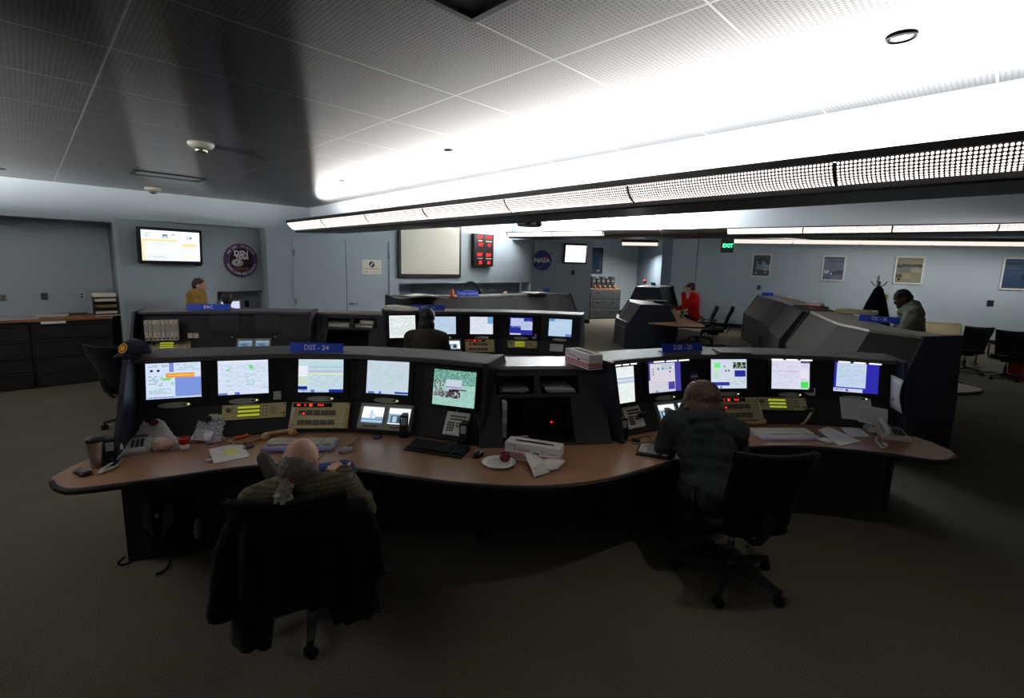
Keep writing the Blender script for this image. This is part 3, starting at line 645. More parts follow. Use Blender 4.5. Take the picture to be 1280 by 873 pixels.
# ------------------------------------------------------------------ screens, monitors, instrument panels
def screen_mb(w, h, bg, items, seed=0):
    """display content: items (x0, y0, x1, y1, colour) in 0..1 from the top left"""
    mb = MB(); mb.rect(-w/2, 0, w/2, h, 0, bg); rnd = random.Random(seed); k = 1
    for it in items:
        if it[0] == 'lines':      # ('lines', x0, y0, x1, y1, rows, colour, fill)
            _, x0, y0, x1, y1, rows, c, fill = it
            for r in range(rows):
                x = x0; yy = y0+(y1-y0)*r/rows
                while x < x1:
                    q = min(rnd.uniform(.02, .09), x1-x)
                    if rnd.random() < fill: mb.rect(-w/2+x*w, h*(1-yy-(y1-y0)/rows*.5), -w/2+(x+q)*w, h*(1-yy), .0003+.0003*k, c)
                    x += q+.015
            k += 1; continue
        if it[0] == 'mosaic':
            _, x0, y0, x1, y1, nx, ny, cols = it
            for i in range(nx):
                for j in range(ny):
                    mb.rect(-w/2+(x0+(x1-x0)*i/nx)*w, h*(1-(y0+(y1-y0)*(j+1)/ny)), -w/2+(x0+(x1-x0)*(i+1)/nx)*w, h*(1-(y0+(y1-y0)*j/ny)), .0003+.0003*k, rnd.choice(cols))
            k += 1; continue
        x0, y0, x1, y1, c = it; mb.rect(-w/2+x0*w, h*(1-y1), -w/2+x1*w, h*(1-y0), .0003+.0003*k, c); k += 1
    return mb
BL, GR, LG = (38, 44, 150), (90, 200, 110), (150, 230, 160)
FOL = [(96, 150, 128), (126, 178, 160), (80, 128, 110), (150, 196, 186), (90, 150, 120)]
S = {}
S['a1'] = ((208, 222, 246), [(.42, 0, .5, .26, (120, 140, 205)), (.52, .42, 1, .96, (122, 148, 218)), (0, .94, .55, 1, (190, 205, 240)), ('lines', .05, .05, .4, .12, 2, (120, 150, 170), .6), (.08, .18, .13, .24, (30, 40, 60)), (.2, .18, .25, .24, (30, 40, 60)), ('lines', .55, .04, .97, .24, 4, (160, 200, 190), .6), (.36, .29, .88, .42, (236, 150, 70)), (.4, .34, .86, .37, (250, 200, 90)), (.3, .42, .45, .49, (130, 215, 120)), ('lines', .05, .36, .3, .66, 6, (120, 170, 150), .7), (.45, .55, .5, .62, (140, 225, 150)), ('lines', .05, .72, .45, .88, 4, (150, 190, 180), .6), ('lines', .05, .955, .5, .99, 1, (60, 90, 180), .7)])
S['a2'] = ((212, 222, 242), [('lines', .05, .14, .95, .9, 16, (188, 205, 228), .5), ('lines', .15, .2, .3, .85, 10, (140, 222, 170), .35), ('lines', .55, .12, .72, .75, 12, (130, 222, 165), .45), (.62, .14, .69, .26, (110, 215, 140)), (.18, .25, .22, .31, (110, 215, 140)), ('lines', .8, .8, 1, .86, 1, (120, 210, 190), .9), (0, .94, .18, 1, (110, 130, 200)), (.32, .93, .42, 1, (90, 110, 210)), (0, .0, 1, .05, (225, 232, 245))])
S['a3'] = ((196, 216, 224), [(.0, .2, .2, .52, (232, 232, 244)), ('lines', .02, .55, .2, .75, 4, (215, 225, 120), .8), (0, .82, .2, .92, (20, 40, 130)), (.22, .08, 1, .22, (186, 214, 220)), ('lines', .24, .25, .98, .9, 14, (176, 200, 220), .7), (.23, .22, .98, .24, (140, 175, 210)), (.23, .35, .98, .37, (150, 140, 200)), (.23, .43, .98, .46, (230, 230, 165)), (0, .93, 1, 1, (185, 205, 235)), (.68, .91, 1, 1, (25, 45, 150)), (.28, .92, .36, 1, (90, 120, 195)), ('lines', .03, .93, .2, .98, 1, (60, 100, 190), .8)])
S['a4'] = ((196, 210, 224), [('lines', .05, .08, .95, .88, 18, (180, 205, 200), .45), ('lines', .3, .3, .8, .75, 10, (150, 215, 170), .3), (0, .94, 1, 1, (190, 208, 235)), (.68, .92, 1, .98, (40, 70, 160)), (.05, .94, .2, 1, (90, 120, 180)), (.3, .93, .36, 1, (70, 110, 200))])
S['a5'] = ((120, 175, 160), [('mosaic', 0, 0, 1, .4, 44, 18, FOL+[(110, 170, 170)]), ('mosaic', 0, .4, 1, 1, 44, 26, [(156, 204, 196), (172, 212, 204), (142, 190, 178), (164, 196, 184)]), ('mosaic', .02, .3, .25, .75, 7, 8, [(130, 130, 140), (90, 110, 100), (160, 190, 180)]), (.3, .26, .68, .52, (196, 208, 226)), ('mosaic', .2, .6, .66, .78, 14, 5, [(60, 40, 60), (120, 140, 140), (90, 70, 80), (160, 190, 180)]), (.38, .54, .62, .6, (60, 35, 50)), (.46, .52, .8, .55, (50, 40, 50)), (.35, .6, .5, .68, (80, 60, 70)), (.3, .45, .68, .5, (168, 150, 190))])
S['b1'] = ((232, 240, 236), [('lines', .03, .04, .97, .28, 6, (215, 225, 222), .6), (0, .3, 1, .34, (170, 185, 215)), (.0, .39, 1, .46, (185, 198, 218)), (.3, .34, 1, .38, (205, 215, 228)), ('lines', .03, .52, .97, .95, 8, (214, 226, 220), .5)])
S['b2'] = ((214, 208, 220), [(0, 0, 1, .06, (70, 62, 150)), (0, 0, .06, .6, (70, 62, 150)), (.82, 0, 1, 1, (72, 64, 156)), (.4, .1, .76, .28, (180, 196, 212)), (.28, .2, .34, .27, (60, 150, 150)), (.42, .2, .47, .27, (60, 150, 150)), (.66, .2, .7, .25, (90, 50, 40)), (.74, .18, .79, .24, (240, 240, 240)), (.64, .32, .69, .37, (110, 80, 40)), ('lines', .12, .22, .18, .56, 4, (150, 120, 90), .9), (.08, .68, .8, .69, (170, 175, 180)), ('lines', .05, .74, .6, .9, 4, (190, 200, 196), .6), (.6, .68, .8, .93, (80, 66, 160)), (.0, .93, .8, 1, (200, 208, 225)), (.2, .93, .28, 1, (150, 160, 200))])
S['b3'] = ((204, 214, 228), [(.1, .12, .26, .3, (110, 235, 130)), (.1, .31, .18, .38, (215, 235, 130)), (.1, .46, .2, .64, (170, 225, 180)), ('mosaic', .62, .1, .98, .32, 10, 5, [(30, 40, 30), (60, 80, 60), (160, 180, 160), (20, 25, 20)]), (.36, .22, .4, .26, (60, 70, 80)), (.4, .36, .44, .42, (30, 40, 50)), (.48, .36, .52, .42, (30, 40, 50)), (.66, .38, .97, .6, BL), (.02, .78, .52, .9, (50, 52, 150)), ('lines', .55, .65, .97, .9, 6, (170, 195, 200), .6), (0, .92, .35, 1, (220, 226, 240)), (.24, .92, .32, 1, (140, 150, 200))])
S['b4'] = ((216, 218, 236), [('lines', .05, .08, .72, .9, 16, (196, 198, 228), .6), (.04, .38, .74, .4, (210, 150, 205)), (.05, .1, .74, .12, (225, 205, 228)), (.76, .02, 1, .1, (90, 80, 130)), (.78, .14, .96, .24, (205, 205, 225)), (.78, .34, .96, .62, (228, 224, 236)), ('lines', .78, .64, .96, .74, 3, (120, 210, 140), .5), (.77, .74, .97, .96, (70, 225, 90))])
S['b5'] = ((46, 44, 168), [(.06, .02, .72, .84, (192, 208, 236)), ('lines', .1, .1, .7, .78, 12, (172, 198, 214), .5), ('lines', .55, .18, .68, .3, 3, (190, 220, 130), .6), ('lines', .15, .2, .4, .7, 6, (170, 215, 190), .4), (0, .88, .66, 1, (198, 206, 236)), (.28, .9, .34, .98, (80, 90, 180)), ('lines', .02, .91, .22, .97, 1, (90, 100, 190), .8)])
S['c1'] = ((226, 234, 234), [('lines', .05, .08, .95, .9, 14, (190, 205, 200), .6), (0, 0, 1, .06, (235, 240, 240))])
S['c2'] = ((186, 206, 228), [('lines', .05, .08, .95, .9, 12, (165, 190, 212), .5)])
S['c3'] = ((218, 224, 236), [(.76, 0, 1, .4, (120, 165, 210)), ('lines', .05, .1, .7, .9, 12, (200, 205, 222), .6)])
S['c4'] = ((44, 46, 150), [(.05, .04, .62, .5, (190, 200, 232)), (.5, .22, 1, .72, (186, 196, 228)), ('lines', .1, .1, .9, .6, 9, (150, 160, 205), .4), (.02, .92, .5, 1, (205, 210, 235))])
S['c5'] = ((178, 204, 230), [(0, 0, .25, .14, (96, 140, 195)), (.74, .86, 1, 1, (90, 130, 190)), ('lines', .1, .18, .9, .82, 10, (198, 216, 236), .6)])
S['tv'] = ((240, 246, 250), [(0, .3, .05, 1, (255, 225, 180)), (.03, .28, .6, .36, (252, 214, 160)), ('lines', .06, .1, .15, .22, 3, (120, 150, 150), .8), ('mosaic', .35, .12, .44, .24, 4, 4, [(80, 100, 120), (200, 210, 210), (120, 160, 180)]), ('lines', .5, .1, .6, .2, 3, (90, 110, 160), .7), ('mosaic', .76, .14, .86, .26, 4, 4, [(120, 150, 160), (220, 225, 225)]), ('lines', .1, .42, .55, .52, 2, (170, 225, 180), .7), (.08, .54, .58, .84, (228, 238, 250)), ('lines', .1, .84, .55, .95, 2, (170, 180, 210), .5), (.68, .4, .93, .52, (252, 214, 168)), ('lines', .7, .6, .9, .72, 3, (190, 220, 225), .7), (.68, .8, .93, .86, (250, 235, 190)), ('lines', .03, .96, .4, .99, 1, (70, 90, 160), .5)])
S['tv2'] = ((250, 252, 253), [('lines', .08, .1, .9, .9, 9, (238, 244, 248), .5)])
S['cr1'] = ((205, 222, 240), [(0, .0, 1, .68, (236, 242, 250)), (0, .72, 1, 1, (110, 140, 165)), (.38, .22, .5, .75, (150, 175, 205)), (.3, .45, .65, .6, (175, 195, 215)), (.0, .86, 1, .93, (160, 190, 210)), (.62, .6, 1, .72, (120, 150, 180))])
S['cr2'] = ((225, 236, 248), [(.0, .35, .8, 1, (120, 150, 170)), (.12, .45, .7, .95, (60, 80, 90)), (.2, .5, .4, .9, (150, 170, 190)), (.0, .95, 1, 1, (230, 238, 248)), (.5, .6, .7, .85, (40, 50, 60))])
S['dim'] = ((104, 130, 156), [(0, 0, 1, .3, (130, 150, 170)), (.2, .3, .7, .8, (84, 104, 128))])
S['off'] = ((9, 10, 12), [])
def builtin_monitor(con, k, key, label, group, u=.5, w=.345, h=.26, lit=True, v=.08):
    t = thing('monitor', label, 'monitor', con.fr(k, 'mon', u), 0, group)
    b = MB((14, 14, 15)); W, Hh = w+.07, h+.05
    for x, y, a, c in ((0, v-.014, W, .024), (0, v+h+.013, W, .024), (-(w+.034)/2, v+h/2, .033, h+.004), ((w+.034)/2, v+h/2, .033, h+.004)): b.box((x, y, .004), (a, c, .012))
    b.build('bezel', 'satin', t)
    s = screen_mb(w, h, *S[key], seed=hash(key) % 99 if False else len(label)); o = s.build('screen', 'screen' if lit else 'gloss', t); o.location = (0, v, .003)
    p = MB((178, 178, 168)); n = 20
    oval = [(.105*cos(2*pi*i/n), .028+.021*sin(2*pi*i/n)) for i in range(n)]; p.prism(oval, 0, .007)
    p.prism([(.062+.008*cos(2*pi*i/10), .028+.008*sin(2*pi*i/10)) for i in range(10)], .007, .009, (30, 30, 30))
    po = p.build('control_plate', 'satin', t)
    if not lit: po.data.materials[0] = M['satin']; [setattr(x, 'color', lin((26, 26, 28))) for x in po.data.color_attributes['Col'].data]
    MB((200, 255, 150) if lit else (255, 170, 90)).ball((.088, .03, .008), .0045, n=8, m=5).build('power_light', 'led', po)
    return t
def lcd(con, k, key, label, u, w=.40, h=.31, v=.045, off=.12, yaw=0, lit=True, group=None):
    """flat-panel monitor on its own foot in front of the console face"""
    fm = con.fr(k, 'inst', u); o = fm.to_translation()
    x = con.dirs[k]; n_ = V((-x.y, x.x, 0)); y = (n_*.16+V((0, 0, 1))).normalized()
    base = con.b[k].lerp(con.b[k+1], u)+n_*(con.d1-.015); base.z = con.z1+.01
    A = frame(base, x, y, x.cross(y)) @ RY(yaw)
    t = thing('monitor', label, 'monitor', A, 0, group)
    b = MB((15, 15, 17)); b.box((0, v+h/2, .03), (w+.036, h+.04, .03), ch=.006); b.build('housing', 'satin', t)
    s = screen_mb(w, h, *S[key], seed=5); q = s.build('screen', 'screen' if lit else 'gloss', t); q.location = (0, v, .0465)
    f = MB((13, 13, 14)); f.tube([(0, .02, .02), (0, v+.05, .015)], .02); f.lathe([(.11, 0), (.11, .008), (.04, .018), (.02, .03)], 24, M=RX(-pi/2) @ T(0, -.0, 0) @ MX.Scale(1, 4, V((1, 0, 0)))); 
    f = MB((13, 13, 14)); f.tube([(0, .0, .02), (0, v+.05, .015)], .02); f.prism([(.1*cos(2*pi*i/20), .03+.05*sin(2*pi*i/20)) for i in range(20)], 0, .012, M=RX(-pi/2)); f.build('foot', 'satin', t)
    return t
G24, G25, G14 = 'monitors in the DSS - 24 console', 'monitors in the DSS - 25 console', 'monitors in the DSS - 14 console'
builtin_monitor(C24, 0, 'a1', 'built-in monitor with an orange band and a big blue block, DSS - 24 far left', G24, .52)
builtin_monitor(C24, 1, 'a2', 'built-in monitor with pale page and green specks, second from left under DSS - 24', G24, .47)
builtin_monitor(C24, 2, 'a3', 'built-in monitor with a white side column, right under the DSS - 24 sign', G24, .5)
builtin_monitor(C24, 3, 'a4', 'built-in monitor with grey-green page, beside the jungle photo screen', G24, .46)
lcd(C24, 4, 'a5', 'black flat monitor showing a jungle photo with a lying figure', .53, .345, .27, v=.03)
lcd(C25, 0, 'b1', 'black flat monitor showing a white page with grey-blue bands', .40, .235, .29, v=.03)
builtin_monitor(C25, 1, 'b2', 'built-in monitor with lavender page and violet borders, left of the seated woman', G25, .42)
builtin_monitor(C25, 2, 'b3', 'built-in monitor with dark photo strip and blue blocks, right of the seated woman', G25, .52)
builtin_monitor(C25, 3, 'b4', 'built-in monitor with a bright green block, second from right under DSS - 25', G25, .52)
builtin_monitor(C25, 4, 'b5', 'built-in monitor with deep blue desktop, farthest right under DSS - 25', G25, .46)
lcd(C14, 0, 'c1', 'flat monitor with white page at the left end of DSS - 14', .42, .37, .32, v=.03)
builtin_monitor(C14, 1, 'c2', 'built-in monitor behind the dark-haired woman at DSS - 14', G14, .55)
builtin_monitor(C14, 2, 'c3', 'built-in white monitor with a blue corner, middle of DSS - 14', G14, .5)
builtin_monitor(C14, 3, 'c4', 'built-in dark blue monitor with white windows at DSS - 14', G14, .5)
builtin_monitor(C14, 4, 'c5', 'built-in pale blue monitor at the right end of DSS - 14', G14, .48)
builtin_monitor(CEA, 1, 'off', 'switched-off monitor in the EAC console, nearer its binders', 'dark monitors in the EAC console', .75, lit=False)
builtin_monitor(CEA, 2, 'off', 'switched-off monitor in the EAC console, farther right', 'dark monitors in the EAC console', .8, lit=False)
CREAM = (206, 196, 146)
def screws(mb, w, h, z=.012):
    for sx in (-1, 1):
        for y in (.012, h-.012): mb.lathe([(.005, z-.002), (.005, z+.002), (.001, z+.003)], 8, (70, 68, 60), T(sx*(w/2-.012), y, 0))
def lcd_panel(con, k, label, u, v, w=.44, h=.115, knob=True):
    t = thing('instrument_panel', label, 'instrument panel', con.fr(k, 'inst', u, v), 0, 'cream panels with three yellow displays')
    b = MB(CREAM); b.box((0, h/2, .005), (w, h, .012)); screws(b, w, h); b.build('face_plate', 'satin', t)
    for i in range(3):
        y = h-.025-i*.031
        MB((150, 160, 40)).box((-.04, y, .0125), (.15, .021, .004)).build('display', 'screen', t).data.color_attributes[0]
        e = MB((60, 58, 30)); e.box((-.04, y+.012, .012), (.156, .004, .006)); e.box((-.04, y-.012, .012), (.156, .004, .006)); e.build('display_frame', 'satin', t)
    q = MB((120, 112, 84)); r = random.Random(3)
    for i in range(2):
        for j in range(4): q.lathe([(.005, .011), (.005, .017), (.003, .019)], 8, None, T(.06+.025*i, .016+j*.026, 0))
    for i in range(4):
        for j in range(5): q.box((.11+.012*i, .03+j*.014, .013), (.007, .008, .004), (150, 142, 108))
    for i in range(2): q.box((.19+.018*i, .03, .014), (.008, .012, .008), (40, 38, 34))
    for j in range(3): q.lathe([(.004, .011), (.004, .016), (.002, .018)], 8, None, T(-.145, .02+j*.034, 0))
    q.build('buttons', 'satin', t)
    if knob:
        MB((150, 145, 120)).lathe([(.019, .011), (.018, .028), (.012, .032)], 16, None, T(-.18, h*.66, 0)).build('knob', 'metal', t)
    return t
def key_panel(con, k, label, u, v, w=.44, h=.205, col=CREAM):
    t = thing('instrument_panel', label, 'instrument panel', con.fr(k, 'inst', u, v), 0, 'cream keyed panels with a red display')
    b = MB(col); b.box((0, h/2, .008), (w, h, .02)); screws(b, w, h, .019); b.build('face_plate', 'satin', t)
    MB((26, 20, 20)).box((-.06, h-.022, .02), (.29, .03, .006)).build('display_window', 'gloss', t)
    d = MB((255, 52, 40))
    for i in range(4):
        if i == 2: d.box((-.075, h-.022, .0235), (.02, .02, .003))
        else: text(('88:', '2:', '', '8:6:6')[i], .024, (255, 50, 40), T((-.165, -.118, 0, -.0)[i], h-.022, .0235), d)
    d.build('red_digits', 'led', t)
    for row, y in ((0, h*.60), (1, h*.22)):
        kb = MB((112, 108, 98))
        for i in range(5):
            for a in range(3):
                for c in range(2): kb.box((-.135+.057*i+(a-1)*.0165, y+(c-.5)*.021, .021), (.0145, .018, .008))
        kb.build('key_row', 'satin', t)
    MB((255, 40, 50)).ball((-.12, h*.55, .026), .007, n=8, m=5).build('alarm_lamp', 'led', t)
    for sx in (-1, 1):
        hd = MB((225, 220, 196)); X = sx*(w/2-.03); hd.tube([(X, .03, .018), (X, .035, .045), (X, h-.055, .045), (X, h-.05, .018)], .006); hd.build('handle', 'satin', t)
    return t
lcd_panel(C24, 1, 'cream panel with yellow displays behind the clear plastic bag', .62, .115)
key_panel(C24, 2, 'cream keyed panel with red display behind the purple keyboard', .52, .02)
key_panel(C25, 2, 'cream keyed panel with red display right of the seated woman', .62, .02)
lcd_panel(C25, 3, 'cream panel with yellow displays beside the gooseneck microphone', .36, .115)
key_panel(C14, 2, 'cream keyed panel with red display on the DSS - 14 console', .45, .02)
lcd_panel(C14, 3, 'cream panel with yellow displays on the DSS - 14 console', .55, .1)
lcd_panel(CEA, 0, 'cream panel with yellow displays below the row of binders', .62, .1, w=.46)
def crt_pair(con, k, label, u, v=.02, w=.21, keys=('cr1', 'cr2')):
    for i in range(2):
        t = thing('video_monitor', label[i], 'monitor', con.fr(k, 'inst', u, v) @ T((i-.5)*(w+.004), 0, 0), 0, 'small video monitors in the sloping faces')
        h = .205; b = MB((150, 150, 140))
        fr = [(-w/2, 0), (w/2, 0), (w/2, h), (-w/2, h)]; iw, ih, iy = w*.40, .062, .115
        inn = lambda s, q: [(-iw*s, iy-ih*s*1.0), (iw*s, iy-ih*s), (iw*s, iy+ih*s), (-iw*s, iy+ih*s)]
        z1, z2 = .03, .016; A = [(x, y, z1) for x, y in fr]; B = [(x, y, z1) for x, y in inn(1.08, 0)]; C_ = [(x, y, z2) for x, y in inn(1, 0)]; D = [(x, y, 0) for x, y in fr]
        b.loft([D, A, B, C_], cap=False); b.box((0, .022, .031), (.11, .012, .003), (70, 70, 66)); b.build('housing', 'satin', t)
        s = screen_mb(iw*2.02, ih*2.02, *S[keys[i]]); o = s.build('screen', 'bright' if con is not CEA else 'screen', t); o.location = (0, iy-ih*1.01, .017)
crt_pair(C24, 3, ('left small video monitor of the pair behind the blue puck', 'right small video monitor of the pair behind the black speaker'), .5)
crt_pair(C25, 1, ('small video monitor between the black speaker and the seated woman', 'small video monitor half hidden behind the seated woman'), .55, keys=('cr2', 'cr1'))
crt_pair(C14, 1, ('small video monitor hidden behind the dark-haired woman', 'small video monitor right beside the dark-haired woman'), .6)
crt_pair(CEA, 2, ('small dim video monitor left of the pair on the EAC console', 'small dim video monitor right of the pair on the EAC console'), .45, keys=('dim', 'dim'))
def phone_panel(con, k, label, u, v, w=.19, h=.18, group='white keypad panels', rz=0):
    t = thing('keypad_panel', label, 'keypad panel', con.fr(k, 'inst', u, v) @ RZ(rz), 0, group)
    MB((214, 212, 204)).box((0, h/2, .012), (w, h, .03), ch=.006).build('body', 'satin', t)
    kb = MB((60, 60, 62))
    for r in range(2):
        for i in range(8): kb.box((-.05+.0165*i, h-.035-r*.024, .029), (.011, .013, .006))
    for r in range(4):
        for i in range(3): kb.box((-.06+.02*i, .035+.019*r, .029), (.014, .013, .006))
    for r in range(2):
        for i in range(2): kb.box((.01+.02*i, .07+.02*r, .029), (.013, .014, .006))
    kb.build('keys', 'satin', t)
    a = MB((215, 212, 204)); a.tube([(-.02, h-.01, .02), (-.015, h+.035, .03)], .003, n=6); a.build('antenna', 'satin', t); return t
phone_panel(C24, 4, 'white keypad panel under the jungle photo monitor', .62, .035)
ph = phone_panel(C25, 0, 'white keypad panel with a black knob, left of the seated woman', .62, .04, rz=0)
kn = MB((14, 14, 15)); kn.tube([(.06, .09, .02), (.06, .09, .06)], .022); kn.ball((.06, .09, .06), .026); kn.tube([(.06, .09, .06), (.1, .11, .07)], .01); kn.build('knob', 'satin', ph)
phone_panel(C14, 0, 'white keypad panel beside the dark-haired woman', .7, .04)
# ------------------------------------------------------------------ blue name signs
def sign(s, label, at, rz, w=.36, h=.085, tl=-.25, col=(38, 80, 212), size=.05, bar=False):
    t = thing('name_sign', label, 'sign', at, rz, None)
    MB(col).box((0, 0, h/2), (w, .012, h), M=RX(tl), ch=.004).build('plate', 'satin', t)
    l_ = text(s, size, (245, 246, 250), RX(tl) @ T(0, -.0072, h/2) @ RX(pi/2), bold=.0008); l_.build('lettering', 'paper', t)
    MB(col).box((0, .03, .004), (w, .06, .008)).build('foot', 'satin', t); return t
def on_hood(con, x, y, z=None, d=.02):
    p = px(x, y, con.zt+.012); return p
sign('DSS - 24', 'blue sign reading DSS - 24 on the left front console', px(395.5, 441, 1.342), .02, .41, .075, size=.055)
sign('DSS - 25', 'blue sign reading DSS - 25 on the right front console', px(853.5, 440, 1.342)+V((0, .0, 0)), C25.ang(1)*.8, .42, .075, size=.055)
sign('DSS - 14', 'small blue sign reading DSS - 14 in the second row', px(534.5, 388.5, 1.372), .25, .5, .085, size=.06)
sign('EAC', 'blue sign reading EAC on the second row left console', px(260.5, 388, 1.342), .3, .52, .085, size=.06)
sign('Complex Supervisor', 'blue sign reading Complex Supervisor on the third row console', px(585, 370.5, 1.372)+V((0, 0, 0)), .45, .5, .12, size=.056)
sign('TD - X', 'tilted blue sign reading TD - X on the right console', px(1098, 403, 1.412), -.75, .46, .09, size=.062, tl=-.4)
sign('', 'small blue sign seen edge-on on the right end of the supervisor console', px(683, 364.5, 1.372), .9, .3, .09)
sign('', 'small blue sign beside white papers on the far right console', px(959, 370, 1.372), -1.0, .35, .1)
sign('', 'small blue sign on the console behind the narrow dark console', pd(817, 357, 15.6), 1.6, .45, .1)
# ------------------------------------------------------------------ wall things
def wframe(A, B, x0, y0, x1, y1, off=.01):
    """frame on vertical plane through A,B (left to right as seen): origin bottom centre of the pixel box; returns matrix, w, h"""
    p, q = pl(x0, (y0+y1)/2, A, B), pl(x1, (y0+y1)/2, A, B); b, t = pl((x0+x1)/2, y1, A, B), pl((x0+x1)/2, y0, A, B)
    x = (V((q.x, q.y, 0))-V((p.x, p.y, 0))); w = x.length; x.normalize(); z = V((x.y, -x.x, 0)); o = (p+q)/2; o.z = b.z
    return frame(o+z*off, x, V((0, 0, 1)), z), w, t.z-b.z
R0, R1 = WB(s1, 0, 0), WB(s2, 0, .34)
B0, B1 = WB(0, 0, .02), WB(5, 0, .02)
mt, w_, h_ = wframe(R0, R1, 168, 286, 247.5, 330, .16)
tv = thing('television', 'flat television with orange and white page high on the left wall', 'television', mt @ RX(radians(4)))
MB((14, 15, 24)).box((0, h_/2, -.03), (w_, h_, .07), ch=.008).build('housing', 'satin', tv)
M['tvscreen'] = emat('television_screen', .4); o = screen_mb(w_-.09, h_-.1, *S['tv'], seed=4).build('screen', 'tvscreen', tv); o.location = (0, .055, .0065)
b = MB((20, 20, 22)); b.box((0, h_/2, -.11), (.3, .3, .1)); b.box((w_*.42, -.015, -.02), (.11, .03, .04)); b.box((-w_*.4, -.008, -.02), (.07, .016, .03), (190, 190, 195)); b.build('wall_mount', 'satin', tv)
# round team seal
mt, w_, h_ = wframe(R0, R1, 279, 304.5, 322, 346, .01); R = h_/2
sl = thing('wall_seal', 'round purple seal reading DSN TEAM on the left wall', 'seal', mt @ T(0, R, 0))
def disc(mb, r, z, col, n=48, c=(0, 0), sy=1): return mb.add([(c[0]+r*cos(2*pi*i/n), c[1]+r*sy*sin(2*pi*i/n), z) for i in range(n)], [list(range(n))], col)
b = MB(); b.lathe([(R, 0), (R, .015)], 56, (150, 110, 120)); disc(b, R*.97, .0158, (84, 56, 110)); b.build('disc', 'satin', sl)
b = MB(); disc(b, R*.7, .0166, (16, 16, 26)); disc(b, R*.71, .0162, (190, 150, 150)); b.build('night_sky', 'satin', sl)
b = MB()
disc(b, R*.34, .0174, (176, 168, 170), c=(-.24*R, -.16*R), sy=.66); disc(b, R*.25, .0178, (206, 198, 198), c=(-.28*R, -.12*R), sy=.6); disc(b, R*.08, .0182, (130, 124, 130), c=(-.3*R, -.14*R))
b.add([(-.5*R, -.45*R, .0172), (.55*R, -.4*R, .0172), (.3*R, -.62*R, .0172), (-.3*R, -.62*R, .0172)], [(0, 3, 2, 1)], (120, 84, 70))
for i, a in enumerate((.3, .5, .62)): b.tube([(R*(.1+a*.8)*cos(t_), R*(-.1+a*.4)*sin(t_)-.1*R, .017) for t_ in [x*.1-1.2 for x in range(14)]], .0035, (150, 60, 90), n=4)
b.build('antenna_dish_picture', 'paper', sl)
b = text('DSN', R*.42, (235, 232, 235), T(0, R*.40, .018), bold=.006); text('TEAM', R*.3, (235, 232, 235), T(R*.03, R*.14, .018), b, bold=.005); b.build('lettering', 'paper', sl)
b = MB()
def ring_text(s, rad, a0, a1, size, z, outward=True):
    for i, ch in enumerate(s):
        if ch == ' ': continue
        a = a0+(a1-a0)*i/(len(s)-1)
        text(ch, size, (226, 214, 220), T(rad*cos(a), rad*sin(a), z) @ RZ(a-pi/2 if outward else a+pi/2), b, bold=.001)
ring_text('ONE TEAM - ONE MISSION', R*.835, radians(150), radians(30), R*.17, .0166); ring_text('PARTNERS IN DEEP SPACE EXPLORATION', R*.835, radians(198), radians(342), R*.14, .0166, False)
b.build('ring_lettering', 'paper', sl)
# lower left recess: operator monitor on the wall side
mt, w_, h_ = wframe(WB(sn, 0, .3), WB(s2, 0, .3), 273.5, 375, 303, 396, .0)
t = thing('monitor', 'beige monitor in the wall recess behind the EAC sign', 'monitor', mt)
MB((170, 166, 156)).box((0, h_/2, -.1), (w_, h_, .2), ch=.02).build('housing', 'satin', t)
o = screen_mb(w_*.76, h_*.8, (214, 214, 250), [('lines', .1, .1, .9, .9, 7, (190, 190, 240), .5)]).build('screen', 'screen', t); o.location = (0, h_*.1, .004)
MB((60, 60, 62)).box((0, -.12, -.1), (.3, .24, .2)).build('stand', 'satin', t)
mt, w_, h_ = wframe(WB(sn, 0, .61), WB(s2, 0, .61), 306, 376, 311, 384, .01)
one(MB((30, 32, 36)).box((0, h_/2, 0), (w_, h_, .02), ch=.004), 'wall_box', 'satin', 'small dark box on the wall in the recess below the seal', 'wall box', mt)
# shelf counter in that recess
mb = MB((110, 120, 126)); wallbox(mb, sn+.02, s2-.02, .7, .74, .36, .6); one(mb, 'recess_shelf', 'wall', 'narrow shelf inside the wall recess below the seal', 'shelf', None)
# projection screen, clock
mt, w_, h_ = wframe(B0, B1, 496.5, 280, 574.5, 347, .06)
t = thing('projection_screen', 'large blank white projection screen on the back wall', 'projection screen', mt)
MB((16, 16, 17)).box((0, h_/2, -.02), (w_, h_, .05)).build('frame', 'satin', t); MB((222, 216, 202)).box((0, h_/2+.02, .007), (w_-.13, h_-.13, .006)).build('screen', 'paper', t)
mt, w_, h_ = wframe(B0, B1, 588.5, 293, 612.5, 333, .14)
t = thing('digital_clock', 'dark wall clock board with red digital times', 'clock', mt)
MB((30, 26, 24)).box((0, h_/2, -.06), (w_, h_, .13)).build('housing', 'satin', t)
d = MB(); lb = MB()
for (u, v, s_) in ((-.22, .90, '6:07'), (.24, .90, '338:17'), (-.18, .665, '179'), (.26, .665, '33'), (-.22, .36, '17:07'), (.24, .36, '33:09'), (-.18, .115, '53'), (.26, .115, '54')):
    text(s_, h_*.135, (255, 46, 46), T(u*w_, v*h_, .007), d, bold=.006, sx=.72 if len(s_) > 4 else .9)
for (u, v, s_) in ((-.2, .79, 'UTC'), (.25, .78, 'GOLDSTONE'), (-.2, .245, 'MADRID'), (.25, .245, 'CANBERRA')): lb.box((u*w_, v*h_, .007), (w_*(.14+.02*len(s_)), h_*.022, .002), (200, 190, 190))
d.build('digits', 'led', t); lb.build('caption_bars', 'paper', t)
